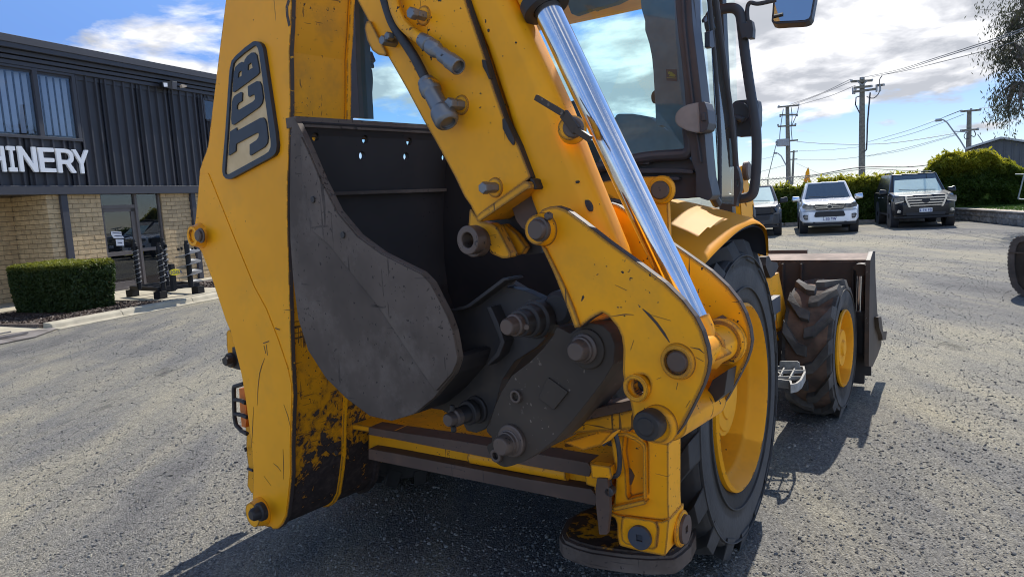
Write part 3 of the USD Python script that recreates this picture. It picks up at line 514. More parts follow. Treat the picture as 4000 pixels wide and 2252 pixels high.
lb((952, 1025), LN - .002, [(0.0, 0.0), (0.023, 0.0), (0.023, 0.0144), (0.0207, 0.018), (0.0, 0.018)], M_pin, 'rod_pin')
part(lever, 'pin_bush', [ring(bp('F', (737, 1165), LN + .02), TV, .031, .0205, .032)], M_yels)
lb((835, 1385), LN, [(0.0, 0.0), (0.0442, 0.0), (0.0416, 0.0096), (0.0354, 0.0176), (0.0, 0.0176)], M_yels, 'link_pin_boss')
lb((800, 1375), LN - .02, [(0.0, 0.0), (0.0325, 0.0), (0.0336, 0.0048), (0.0336, 0.0272), (0.0302, 0.0336), (0.0202, 0.0336), (0.019, 0.0368), (0.0, 0.0368)], M_black, 'link_pin_cap')
# tubes between the plates
C1, C2, C3 = B(LN).hit(px('F', [(952, 1025)])[0]), B(LN).hit(px('F', [(850, 1385)])[0]), B(LN).hit(px('F', [(737, 1165)])[0])
part(lever, 'rod_eye', [disc(C1 + BN * .205, TV, .043, .075, 32, .004), disc(C1 + BN * .13, TV, .038, .10, 32), disc(C1 + BN * .226, TV, .056, .022, 32)], M_yels)
part(lever, 'link_tube', disc(C2 + BN * .235, TV, .045, .22, 32), M_yels)
part(lever, 'lever_gusset', prism(B(.10), [B(LN).uv(p) for p in px('F', [(940, 1240), (1030, 1180), (1010, 1330), (930, 1400), (880, 1380)])], .05, uvs=True), M_black)
part(lever, 'far_bolt', hexhead(B(.15).hit(px('F', [(1195, 805)])[0]), TV, .016, .015), M_pin)
# chrome rod and its ram
RN = .06
ra, rb = bp('W', (-70, -990), RN), bp('', (2495, 795), RN); dd = (rb - ra) / np.linalg.norm(rb - ra)
q0 = bp('', (2150, 5), RN); t0 = (q0 - rb) @ dd; q0 = rb + dd * t0; q1 = rb + dd * ((C1 + BN * (RN - LN) - rb) @ dd - .04)
rod = part(bh, 'bucket_ram_rod', lathe([(0, 0), (.0345, 0), (.0345, np.linalg.norm(q1 - q0)), (0, np.linalg.norm(q1 - q0))], q0, dd, 40), M_chrome, 'bright chrome ram rod')
part(bh, 'bucket_ram_barrel', lathe([(0, 0), (.056, 0), (.056, 1.1), (.053, 1.13), (0, 1.13)], q0 - dd * 1.14, dd, 32), M_yels)
part(bh, 'bucket_ram_gland', [lathe([(.036, 0), (.060, 0), (.060, .03), (.036, .03)], q0 - dd * .02, dd, 32)], M_black)
part(bh, 'rod_end_neck', lathe([(0, -.03), (.037, -.03), (.037, .0), (.034, .03), (.045, .07), (0, .09)], q1, dd, 28), M_yels)
# locking pin with its flat handle on the dipper
lk = part(bh, 'locking_pin', lathe([(0, 0), (.034, 0), (.031, .03), (.027, .05), (0, .052)], bp('W', (610, 920), .005), TV - BU * -.5, 28), M_yels)
part(lk, 'handle', [bar(bp('W', (352, 690), -.05), bp('W', (560, 815), -.05), .013, .010, TV), bar(bp('W', (548, 805), -.05), bp('W', (640, 925), -.05), .022, .010, TV), bar(bp('W', (632, 915), -.05), bp('W', (735, 985), -.05), .014, .012, TV)], M_cast)
part(lk, 'pin_disc', disc(bp('W', (620, 905), -.03), TV + BU * .4, .024, .015), M_pin)
# slots and holes of the dipper, as recessed dark plugs
for tg, c, rx, ry in (('F', (430, 150), 13, 34), ('W', (640, 1288), 10, 10), ('W', (14, 216), 8, 12), ('B', (1480, 345), 6, 8)):
    pts = circ(c, rx, 14, ry); Bp([(x + (y - c[1]) * .35 if ry > 30 else x, y) for x, y in pts], .0090, .02, M_black, 'slot', tg, parent=dip)

# --- bucket
BK0, BK1 = -.10, .60
outer = [(1148, 460), (1136, 520), (1132, 780), (1134, 932), (1145, 1087), (1165, 1243), (1204, 1367), (1274, 1476), (1352, 1553), (1445, 1623), (1530, 1642), (1616, 1616), (1693, 1553), (1771, 1460), (1787, 1415), (1790, 1395)]
mouth = [(1781, 1340), (1771, 1290), (1748, 1227), (1709, 1150), (1685, 1103), (1647, 1064), (1584, 1033), (1491, 986), (1398, 917), (1320, 823), (1258, 699), (1212, 590), (1180, 520), (1160, 480)]
bk = Bp(outer + mouth, BK0, .02, M_bucket, 'bucket', r=.003, label='dark worn steel digging bucket')
buv2 = [B(BK0).uv(p) for p in outer + mouth]; ouv = [B(BK0).uv(p) for p in outer]
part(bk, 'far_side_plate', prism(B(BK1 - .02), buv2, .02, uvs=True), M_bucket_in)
shell = LineString(ouv[0:1] + ouv[1:]).buffer(.018, single_sided=True, join_style=1)
if shell.is_empty or not shell.intersects(poly(buv2)): shell = LineString(ouv).buffer(-.018, single_sided=True)
sh = LineString(ouv).buffer(.018, cap_style=2).intersection(poly(buv2).buffer(.001))
hp = [(G, y) for G, y in ((283, 253), (635, 270), (948, 285), (628, 381), (940, 387), (1210, 393), (1365, 668))]
shm = ext(sh if sh.geom_type == 'Polygon' else max(sh.geoms, key=lambda g: g.area), BK1 - BK0 - .04); shm.apply_transform(B(BK0 + .02).mat(BK1 - BK0 - .04))
# bolt holes through the lip
lipu = np.mean([ouv[1][0], ouv[2][0]])
LP = SideU = None
def lip_hit(p):
    """pixel met with the lip plate's plane (u = const)."""
    e3 = BU; d = lipu; r = ray(p); return EYEP + r * ((d - EYEP @ e3) / (r @ e3))
plugs = [trimesh.creation.cylinder(.0135, .3, sections=18) for _ in hp]; 
for m, p in zip(plugs, hp):
    T = trimesh.geometry.align_vectors([0, 0, 1], BU); T[:3, 3] = lip_hit(px('G', [p])[0]); m.apply_transform(T)
try: shm = minus(shm, *plugs)
except Exception as e_: print('plugs', e_)
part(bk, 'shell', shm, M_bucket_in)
part(bk, 'cutting_lip', [obox(B(BK0).at(lipu + .026, ouv[0][1] - .012) + BN * (BK1 - BK0) / 2, (.028, (BK1 - BK0) / 2 - .001, .016), (BU, BN, [0, 0, 1])), obox(B(BK0).at(lipu + .014, ouv[0][1] - .045) + BN * (BK1 - BK0) / 2, (.014, (BK1 - BK0) / 2 - .022, .008), (BU, BN, [0, 0, 1]))], M_bucket)
w0, w1 = lip_hit(px('G', [(428, 648)])[0]), lip_hit(px('G', [(1215, 630)])[0])
wz = w0[2]
part(bk, 'weld_seam', obox(B(BK0).at(lipu + .016, wz) + BN * (BK1 - BK0) / 2, (.008, (BK1 - BK0) / 2 - .03, .006), (BU, BN, [0, 0, 1])), M_bucket)
dbl = [(1225, 905), (1290, 960), (1400, 1100), (1480, 1200), (1560, 1320), (1640, 1440), (1702, 1526), (1765, 1455), (1783, 1415), (1786, 1395), (1776, 1340), (1766, 1290), (1743, 1230), (1704, 1154), (1680, 1109), (1644, 1071), (1580, 1040), (1486, 992), (1392, 924), (1315, 832), (1250, 705), (1204, 596), (1172, 530), (1180, 700)]
part(bk, 'wear_plate', prism(B(BK0 - .007), dbl, .007, '', r=.002), M_bucket)
for c in ((313, 688), (525, 938)): part(bk, 'side_hole', disc(bp('G', c, BK0 - .009), TV, .010, .003), M_black)
# ears, hitch and link, dark
ear = Bp([(75, 345), (185, 325), (440, 142), (466, 150), (450, 195), (560, 215), (660, 260), (722, 330), (742, 410), (720, 490), (640, 570), (500, 660), (420, 780), (370, 960), (320, 1080), (260, 1110), (200, 1095), (170, 1040), (0, 940), (0, 800), (130, 680), (145, 620), (110, 480)], .03, .03, M_black, 'bucket_ear', 'I', r=.003)
part(ear, 'far_ear', prism(B(.27), [(440, 142), (560, 215), (660, 260), (742, 410), (640, 570), (420, 780), (320, 1080), (200, 1095), (100, 800)], .03, 'I'), M_black)
part(ear, 'ear_flange', prism(B(-.01), [(75, 338), (178, 315), (210, 300), (425, 138), (455, 136), (466, 150), (440, 152), (220, 318), (185, 332), (78, 352)], .06, 'I'), M_black)
part(ear, 'ear_flange', prism(B(-.01), [(325, 322), (350, 318), (395, 415), (436, 540), (404, 625), (330, 690), (326, 678), (385, 605), (412, 535), (370, 430)], .05, 'I'), M_black)
part(ear, 'ear_tube', disc(bp('I', (760, 330), .03) + BN * .25, TV, .045, .25), M_black)
def pinstack(tg, c, n, prof, mat, name, parent, collar=None):
    q = part(parent, name, lathe(prof, bp(tg, c, n), TV, 30), mat)
    if collar: part(q, 'collar', collar, M_black)
    return q
c1 = bp('I', (490, 435), -.085)
part(ear, 'upper_pin', lathe([(0.0, 0.0), (0.0264, 0.0), (0.0279, 0.0034), (0.0279, 0.0187), (0.0232, 0.0204), (0.0217, 0.0425), (0.0186, 0.0476), (0.0, 0.0476)], c1 - TV * .02, TV, 30), M_pin)
part(ear, 'pin_collar', [ring(c1 - TV * .055, TV, .034, .012, .036), ring(c1 - TV * .085, TV, .042, .012, .032), ring(c1 - TV * .112, TV, .050, .012, .030)], M_black)
part(ear, 'grease_bolt', [hexhead(bp('I', (570, 440), -.06), TV + BU, .009, .016)], M_pin)
c2 = bp('I', (112, 1020), -.07)
part(ear, 'lower_pin', lathe([(0.0, 0.0), (0.0256, 0.0), (0.0256, 0.017), (0.0198, 0.0204), (0.019, 0.0391), (0.0165, 0.0425), (0.0, 0.0425)], c2 - TV * .02, TV, 30), M_pin)
part(ear, 'pin_collar', [ring(c2 - TV * .06, TV, .025, .010, .04), ring(c2 - TV * .075, TV, .035, .010, .02), ring(c2 - TV * .11, TV, .040, .012, .02), disc(c2 + np.array([0, 0, .022]), [0, 0, 1], .007, .016), disc(c2 + np.array([0, 0, -.022]), [0, 0, -1], .008, .016)], M_black)
lk_px = [(765, 440), (850, 490), (905, 440), (960, 420), (1040, 430), (1100, 480), (1130, 560), (1120, 680), (1060, 780), (1000, 860), (930, 950), (850, 1050), (760, 1150), (660, 1230), (560, 1290), (480, 1318), (440, 1326), (400, 1312), (350, 1262), (318, 1190), (300, 1108), (345, 1050), (372, 960), (420, 850), (480, 755), (600, 662), (690, 570), (745, 500)]
h1 = [(516 + 20 * math.cos(a), 878 + 26 * math.sin(a)) for a in np.linspace(0, 2 * pi, 14, endpoint=False)]
h2 = [(338 + 22 * math.cos(a), 1150 + 30 * math.sin(a)) for a in np.linspace(0, 2 * pi, 14, endpoint=False)]
link = Bp(lk_px, -.055, .05, M_cast, 'tipping_link', 'I', holes=[h1, h2], r=.012)
part(link, 'link_bush', ring(bp('I', (516, 878), -.055), TV, .017, .011, .010), M_pin)
part(link, 'link_bush', ring(bp('I', (395, 1248), -.055), TV, .018, .010, .012), M_pin)
part(link, 'label_pad', prism(B(-.060), [(708, 762), (835, 855), (745, 965), (650, 892)], .006, 'I', r=.003), M_cast)
part(link, 'link_web', prism(B(-.005), lk_px[3:14] + [(700, 900), (800, 700)], .16, 'I'), M_cast)
l1, l2 = bp('I', (960, 580), -.055), bp('I', (485, 1160), -.055)
part(link, 'link_tube', [disc(l1 + BN * .20, TV, .051, .20, 32), ring(l1, TV, .048, .02, .008)], M_cast)
part(link, 'link_pin', [lathe([(0.0, 0.0), (0.0359, 0.0), (0.0359, 0.008), (0.0302, 0.0128), (0.0295, 0.0192), (0.0259, 0.0208), (0.0238, 0.04), (0.0201, 0.0448), (0.0, 0.0448)], bp('I', (945, 578), -.06), TV, 30)], M_pin)
part(link, 'lower_link_pin', [lathe([(0.0, 0.0), (0.0345, 0.0), (0.0345, 0.0112), (0.0307, 0.0128), (0.03, 0.0208), (0.027, 0.0208), (0.0255, 0.0416), (0.0217, 0.0464), (0.0, 0.0464)], bp('I', (478, 1165), -.06), TV, 30)], M_pin)
part(link, 'link_collar', ring(bp('I', (490, 1155), -.056), TV, .043, .018, .014), M_pin)
# worn beam behind the link, reaching to the right
cb = Bp([(640, 1235), (760, 1150), (870, 1050), (1000, 1020), (1240, 968), (1300, 960), (1300, 1070), (1255, 1082), (880, 1112), (720, 1195)], .11, .10, M_yelw, 'carriage_arm', 'I')
part(cb, 'arm_top', prism(B(.10), [(840, 1030), (900, 985), (1225, 905), (1300, 900), (1300, 960), (1240, 966), (1000, 1018), (870, 1048)], .12, 'I'), M_rust)
Bp([(810, 1170), (1050, 1100), (1120, 1105), (1040, 1190), (930, 1220)], .22, .06, M_yel, 'carriage_disc', 'I')

# --- rear frame with its two rails
part(bh, 'top_rail', prism(RQ(FY), [(1440, 1668), (1537, 1684), (1800, 1722), (2050, 1764), (2296, 1806), (2310, 1830), (2300, 1860), (2050, 1815), (1800, 1765), (1537, 1713), (1440, 1696)], .09), M_rust)
part(bh, 'bottom_rail', prism(RQ(FY), [(1440, 1752), (1534, 1768), (2050, 1868), (2310, 1910), (2330, 1940), (2325, 1972), (2050, 1916), (1534, 1811), (1440, 1792)], .09), M_rust)
part(bh, 'rear_frame', prism(RQ(FY + .06), [(1440, 1690), (1537, 1700), (2300, 1840), (2320, 1935), (1534, 1775), (1440, 1757)], .04), M_yelw)
part(bh, 'rail_end', prism(RQ(FY + .01), [(2278, 1810), (2330, 1818), (2378, 1850), (2380, 1985), (2328, 1975), (2322, 1900), (2290, 1890)], .10), M_yels)
zt = RQ(FY).uv((2050, 1764))[1]; x0_ = RQ(FY).uv((1440, 1668))[0]; x1_ = RQ(FY).uv((2390, 1806))[0]
part(bh, 'frame_top', mbox(-2.95, x1_, FY + .01, FY + .40, zt - .03, zt - .004), M_yelw)
part(bh, 'frame_back', mbox(-2.95, x1_, FY + .36, FY + .40, .35, 1.25), M_yelw)
tp = [tube([RQ(FY + .05).hit(q) for q in px('J', [(-400, 540), (330, 668)])], .03, 14)]
part(bh, 'shift_ram', tp, M_yelw)
part(bh, 'axle', mbox(-2.7, -1.1, 3.05, 3.29, .5, .8), M_black)
part(bh, 'chassis', mbox(-2.35, -1.45, 2.6, 5.9, .45, .95), M_black)
part(bh, 'engine_bonnet', mbox(-2.3, -1.5, 4.1, 5.9, .95, 1.30), M_yel)

# --- right stabiliser
shp = [(640, 345), (760, 340), (870, 395), (965, 430), (1080, 450), (1080, 900), (1086, 1010), (1040, 1018), (720, 985), (640, 960), (628, 930), (675, 900), (690, 700), (660, 500)]
leg = prism(RQ(FY), shp, .125, 'J', r=.003)
cut = prism(RQ(FY - .05), [(705, 392), (760, 385), (830, 420), (875, 452), (888, 480), (890, 855), (870, 872), (735, 905), (722, 880), (715, 700), (690, 560)], .085, 'J')
try: leg = minus(leg, cut)
except Exception as e_: print('leg', e_)
sl = part(bh, 'stabilizer_leg', leg, M_yels)
part(sl, 'panel_frame', prism(RQ(FY - .012), [(690, 370), (760, 366), (850, 405), (905, 450), (912, 480), (915, 880), (880, 905), (665, 955), (655, 935), (880, 868), (893, 850), (890, 485), (875, 455), (830, 425), (755, 388), (692, 395)], .03, 'J', r=.002), M_yels)
part(sl, 'side_shelf', prism(RQ(FY - .03), [(660, 925), (890, 872), (915, 885), (905, 905), (668, 958)], .05, 'J'), M_yelw)
part(sl, 'inner_recess_rust', prism(RQ(FY + .031), [(725, 560), (760, 610), (800, 640), (825, 690), (800, 760), (760, 740), (740, 820), (730, 800)], .004, 'J', r=.004), M_rust)
foot = part(sl, 'foot_block', [prism(RQ(FY - .012), [(640, 962), (700, 985), (850, 1012), (1030, 1036), (1086, 1012), (1075, 1150), (1058, 1290), (900, 1262), (715, 1212), (700, 1150), (695, 1050), (680, 1005), (640, 985)], .155, 'J', r=.005), prism(RQ(FY - .02), [(735, 1005), (760, 995), (950, 1025), (985, 1040), (1000, 1090), (985, 1225), (960, 1240), (760, 1200), (735, 1175), (725, 1100)], .01, 'J', r=.004)], M_yels)
sd = RQ(FY - .022).hit(px('J', [(872, 1145)])[0])
def sqdisc(o, ax, up, r, h, sq):
    ax = np.asarray(ax, float); s = np.cross(up, ax); s /= np.linalg.norm(s); p = Polygon(circ((0, 0), r, 36)).difference(sbox(-sq, -sq, sq, sq)); m = ext(p, h); T = np.eye(4); T[:3, :3] = np.array([s, np.cross(ax, s), ax]).T; T[:3, 3] = o; m.apply_transform(T); return m
part(sl, 'round_plug', [sqdisc(sd, -MF, [0, 0, 1], .043, .014, .012), disc(sd, -MF, .03, .003)], M_capblue, 'blue grey round plug with square hole')
XE = RQ(FY - .012).uv(px('J', [(1075, 1150)])[0])[0]
sp_ = SidePlane(XE + .012).hit(px('J', [(1192, 1085)])[0])
part(sl, 'round_plug', [sqdisc(sp_, MR, [0, 0, 1], .052, .014, .013), disc(sp_, MR, .035, .003)], M_rust, 'brown round plug on the side')
part(sl, 'plug_collar', ring(sp_ - MR * .012, MR, .066, .03, .014), M_yels)
rim_lo = [(262, 1245), (290, 1300), (390, 1345), (500, 1378), (750, 1416), (950, 1432), (1130, 1426), (1190, 1385), (1255, 1325), (1293, 1235)]
padp = [tuple(ground(q, .235)[:2]) for q in px('J', rim_lo)] + [tuple(ground(q, .235)[:2]) for q in px('J', [(1285, 1120), (1150, 1010), (560, 1000), (420, 1060), (320, 1120)])]
pd = poly(padp).buffer(-.03).buffer(.03); m1 = ext(pd, .055); m1.apply_translation([0, 0, .235]); m2 = ext(pd.buffer(-.012), .012); m2.apply_translation([0, 0, .289]); m3_ = ext(pd.buffer(-.03), .009); m3_.apply_translation([0, 0, .30])
pad = part(sl, 'foot_pad', [m1, m2], M_bucket)
part(sl, 'foot_plate', m3_, M_yelp)
part(sl, 'hanging_strap', prism(RQ(FY - .06), [(545, 705), (620, 710), (635, 800), (640, 960), (620, 1130), (560, 1130), (535, 900), (532, 790)], .02, 'J', r=.004), M_rust)
part(sl, 'strap_plate', prism(RQ(FY - .05), [(495, 600), (640, 620), (655, 700), (640, 720), (505, 705)], .04, 'J'), M_yels)
part(sl, 'leg_hose', tube(curve([RQ(FY - .03).hit(q) for q in px('J', [(660, 350), (690, 400), (712, 520), (712, 640), (690, 685), (642, 700), (640, 745), (660, 790)])], 5), .009, 8), M_hose)
part(sl, 'hose_fitting', [disc(RQ(FY - .03).hit(px('J', [(655, 790)])[0]), -MF, .018, .03), bar(RQ(FY - .03).hit(px('J', [(590, 430)])[0]), RQ(FY - .03).hit(px('J', [(650, 370)])[0]), .04, .03)], M_hose)
# tower of the frame behind the rod
tw = part(bh, 'frame_tower', prism(RQ(FY + .30), [(2340, 712), (2412, 700), (2512, 690), (2604, 688), (2612, 900), (2616, 1030), (2640, 1200), (2480, 1200), (2440, 800), (2360, 752)], .03), M_yel)
tc_ = RQ(FY + .30).hit(px('Y', [(310, 515)])[0])
part(tw, 'tower_pin', [lathe([(0, 0), (.054, 0), (.050, .012), (.045, .016), (0, .016)], tc_, -MF, 30)], M_yel)
part(tw, 'tower_pin_end', [lathe([(0, 0), (.034, 0), (.034, .020), (.030, .026), (0, .026)], tc_ - MF * .015, -MF + MR * .25, 30)], M_pin)
part(tw, 'tower_hole', disc(RQ(FY + .30).hit(px('Y', [(181, 458)])[0]), -MF, .010, .003), M_black)
part(bh, 'tower_hose', tube(curve([RQ(FY + .25).hit(q) for q in px('F', [(560, 120), (620, 135), (680, 190), (720, 250)])], 5), .01, 8), M_hose)

# marks that stay: deep scratches and bare spots
def mark(parent, tag, pts, w, n, mat=None, taper=True):
    P = np.array([B(n).uv(q) for q in px(tag, pts)]); d = np.gradient(P, axis=0); d /= np.linalg.norm(d, axis=1, keepdims=True); nr_ = np.stack([-d[:, 1], d[:, 0]], 1); k = np.ones(len(P)) * w / 2
    if taper: k[0] *= .3; k[-1] *= .3
    part(parent, 'scratch', prism(B(n - .0006), [tuple(q) for q in P + nr_ * k[:, None]] + [tuple(q) for q in (P - nr_ * k[:, None])[::-1]], .0006, uvs=True), mat or M_edge, smooth=False)
mark(lever, 'F', [(740, 733), (775, 765), (820, 815), (860, 870), (893, 922)], .006, LN)
for pts in ([(585, 598), (650, 628)], [(560, 776), (640, 764), (690, 766)], [(1010, 950), (1060, 960), (1090, 985)], [(1040, 1005), (1085, 1030)], [(930, 1190), (940, 1150)], [(985, 1290), (1010, 1250)], [(780, 765), (900, 800)], [(690, 910), (672, 965)], [(820, 1130), (845, 1120)]): mark(lever, 'F', pts, .0025, LN)
for pts in ([(345, 318), (325, 370), (312, 420), (303, 500), (297, 615)], [(275, 625), (268, 760), (262, 880)], [(460, 890), (463, 980), (462, 1080)], [(400, 980), (425, 1000), (448, 1030)], [(465, 610), (490, 680), (505, 745)], [(340, 1060), (385, 1120)]): mark(boom, 'R', pts, .004, NB - .0035)
for pts in ([(335, 225), (372, 212)], [(340, 240), (352, 290)], [(355, 235), (362, 300)], [(410, 130), (440, 140)]): mark(boom, 'R', pts, .012, NB - .0035)
for tg, pts in (('A', [(785, 0), (768, 60), (772, 130), (790, 210)]),): mark(boom, tg, pts, .016, NB, taper=False)
# ------------------------------------------------------------------ wheels
def wheel(o, ax, fw, R, w, rimr, n, lw, lh, skew, rimprof, hub, name, mt, mfloor, dish=1, phase=0.0, rimmat=None):
    """o: hub centre, ax: outward axle, fw: forward. Lug tyre with staggered bars, rim and hub."""
    up = np.array([0, 0, 1.0]); hw = w / 2
    prof = [(rimr, -hw * .80), (rimr + .03, -hw * .92), (R * .80, -hw), (R * .91, -hw * .95), (R - lh, -hw * .84), (R - lh * .85, 0), (R - lh, hw * .84), (R * .91, hw * .95), (R * .80, hw), (rimr + .05, hw * .95), (rimr + .02, hw * .86), (rimr, hw * .80)]
    cr = [np.array(p) for p in prof]; fine = []
    for i in range(len(cr) - 1): fine += [cr[i], (cr[i] + cr[i + 1]) / 2]
    fine.append(cr[-1])
    t = part(bh, name, lathe(fine, o, ax, 72), mt, smooth=50)
    L = []
    def P(a, h, r): return o + ax * h + (fw * math.sin(a) + up * math.cos(a)) * r
    da = lw / R
    for side in (-1, 1):
        for k in range(n):
            a0 = 2 * pi * (k + (.5 if side > 0 else 0)) / n + phase
            st = [(-.06 * hw, 0), (.30 * hw, skew * .12), (.90 * hw, skew)]; segs = []
            for h, s in st: segs.append((h * side, a0 + s))
            for i, ((h0, b0), (h1, b1)) in enumerate(zip(segs[:-1], segs[1:])):
                f = (.85, 1.0)[i]; e = (1.0, 1.15)[i]
                rt = R; rb = R - lh * 1.6
                pts = []
                for h, b, k_ in ((h0, b0, f), (h1, b1, e)):
                    for sgn in (-1, 1): pts += [P(b + sgn * da * .42 * k_, h, rt), P(b + sgn * da * .62 * k_, h, rb)]
                if i == 1:
                    for sgn in (-1, 1): pts += [P(b1 + sgn * da * .62 * 1.1 + skew * .12, side * hw * 1.0, R * .87), P(b1 + sgn * da * .55 + skew * .1, side * hw * .99, R - lh * 1.2)]
                L.append(trimesh.convex.convex_hull(np.array(pts)))
    part(t, 'tread_lugs', L, mt, smooth=20)
    part(t, 'sidewall_rib', [ring(o + ax * hw * .955, ax, R * q_, R * q_ - .006, .006 + hw * .03, 64) for q_ in ((.90, .70) if R > .6 else (.86,))], mt, smooth=40)
    if mfloor: part(t, 'tread_floor', lathe([(R - lh * .97, -hw * .80), (R - lh * .82, 0), (R - lh * .97, hw * .80)], o, ax, 72), mfloor, smooth=50)
    rm = part(t, 'rim', lathe(rimprof, o, ax, 64), rimmat or M_rim, smooth=40)
    part(t, 'hub', [lathe(hub, o, ax, 40)] + [hexhead(P(2 * pi * k / 8, hub[1][1] if False else min(h for r, h in hub), 0) + (fw * math.sin(2 * pi * k / 8) + up * math.cos(2 * pi * k / 8)) * (max(r for r, h in hub) * 1.25), ax, .014, .03) for k in range(8)], rimmat or M_rim, smooth=30)
    return t
RR, RX, RY = .705, -.838, 3.15
rprof = [(.420, .0), (.420, .02), (.406, .03), (.394, .012), (.376, -.03), (.362, -.045), (.352, -.06), (.350, -.12), (.338, -.135), (.334, -.21), (.30, -.24), (.12, -.25), (0, -.25)]
hprof = [(0, -.25), (.19, -.25), (.19, -.075), (.184, -.062), (.165, -.060), (.16, -.054), (.11, -.052), (.105, -.046), (0, -.046)]
wo = mw(RX - .04, RY, RR)
def shift(pr, d): return [(r, h + d) for r, h in pr]
wheel(mw(RX - .215, RY, RR), MR, MF, RR, .43, .395, 17, .105, .052, .30, shift(rprof, .19), shift(hprof, .19), 'rear_tyre', M_rubber, None, phase=.10)
wheel(mw(-3.13 + .215, RY, RR), -MR, MF, RR, .43, .395, 17, .105, .052, .30, shift(rprof, .19), shift(hprof, .19), 'rear_tyre', M_rubber, None)
st_ = math.radians(2.7); FXv, FFv = MR * math.cos(st_) - MF * math.sin(st_), MF * math.cos(st_) + MR * math.sin(st_)
fprof = [(.272, .0), (.272, .012), (.262, .02), (.252, .01), (.246, -.03), (.236, -.05), (.232, -.09), (.20, -.10), (.06, -.10), (0, -.10)]
fhub = [(0, -.10), (.135, -.10), (.135, -.02), (.125, -.005), (.06, -.005), (.05, .01), (0, .01)]
wheel(mw(-.735, 5.36, .482) - FXv * .155, FXv, FFv, .482, .325, .262, 12, .088, .042, .34, shift(fprof, .15), shift(fhub, .15), 'front_tyre', M_rubberd, M_tread, phase=.12)
wheel(mw(-3.1 + .155, 5.36, .482), -MR, MF, .482, .325, .262, 12, .080, .030, .34, shift(fprof, .15), shift(fhub, .15), 'front_tyre', M_rubberd, M_tread)

# ------------------------------------------------------------------ fender over the right rear tyre
FX_ = -.80
lip = [SidePlane(FX_).uv(q) for q in [(3003, 990), (3000, 930), (2990, 893), (2962, 874), (2930, 878), (2886, 901), (2831, 950), (2781, 1000), (2735, 1052), (2690, 1105)]]
pr = curve([np.array([a, b, 0]) for a, b in lip], 4); pr = np.array(pr)[:, :2]
tn = np.gradient(pr, axis=0); tn /= np.linalg.norm(tn, axis=1, keepdims=True); nr = np.stack([-tn[:, 1], tn[:, 0]], 1); nr *= np.sign(nr[len(nr) // 2, 1])
cols = []
for dx, up_, rise in ((0, 0, 0), (-.003, .008, 0), (-.014, .018, .0), (-.04, .026, .006), (-.14, .034, .03), (-.28, .042, .062), (-.44, .05, .095), (-.60, .054, .12)):
    q = pr + nr * up_; q = q.copy(); q[:, 1] += rise; cols.append([mw(FX_ + dx, y, z) for y, z in q])
V = np.array(cols).reshape(-1, 3); m_ = len(pr); Fc = []
for i in range(len(cols) - 1):
    for j in range(m_ - 1): q = i * m_ + j; Fc += [(q, q + 1, q + m_ + 1), (q, q + m_ + 1, q + m_)]
fe = part(bh, 'fender', trimesh.Trimesh(V, np.array(Fc), process=False), M_fend, smooth=60)
V2 = V - np.array([0, 0, .012]); part(fe, 'fender_liner', trimesh.Trimesh(V2 - np.repeat(np.array([MR * .012]), len(V2), 0), np.array(Fc), process=False), M_carp, smooth=60)  # black sheet puts the shade under the fender into its colour
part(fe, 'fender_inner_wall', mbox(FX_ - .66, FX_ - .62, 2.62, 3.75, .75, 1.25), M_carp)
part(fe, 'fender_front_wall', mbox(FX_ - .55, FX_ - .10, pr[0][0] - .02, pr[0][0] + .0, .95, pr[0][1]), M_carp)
part(bh, 'fender', [mbox(-3.12, -2.4, 2.7, 3.7, 1.46, 1.50), mbox(-3.12, -2.4, 2.55, 2.72, 1.15, 1.47)], M_fend)

# ------------------------------------------------------------------ cab
def sheetm(pl, pts):
    m = prism(pl, pts, .004, ''); k = m.face_normals @ pl.e3 > .9; return m.submesh([np.nonzero(k)[0]], append=True)
CY = 2.65
cabx0, cabx1 = -2.70, RQ(CY).uv((2680, 600))[0]
CR = RQ(CY)
cab = part(bh, 'cab_pillar', prism(CR, [(1060, -120), (1070, 60), (1088, 250), (1110, 420), (1132, 640), (1150, 900), (1170, 1060), (1186, 1155), (1205, 1200), (1212, 1240), (1210, 1390), (1300, 1420), (1330, 1385), (1300, 1250), (1285, 1100), (1262, 800), (1240, 600), (1214, 380), (1190, 180), (1172, -120)], .10, 'C', r=.006), M_cab, 'dark right rear cab pillar')
part(cab, 'pillar_trim', prism(RQ(CY - .012), [(1100, -120), (1120, 200), (1150, 480), (1180, 720), (1205, 930), (1240, 1150), (1252, 1150), (1218, 930), (1195, 720), (1166, 480), (1137, 200), (1118, -120)], .02, 'C'), M_cab)
part(bh, 'cab_pillar', prism(CR, [(1358, -120), (1372, 460), (1405, 460), (1392, 240), (1385, 0), (1382, -120)], .10, ''), M_cab, 'dark left rear cab pillar')
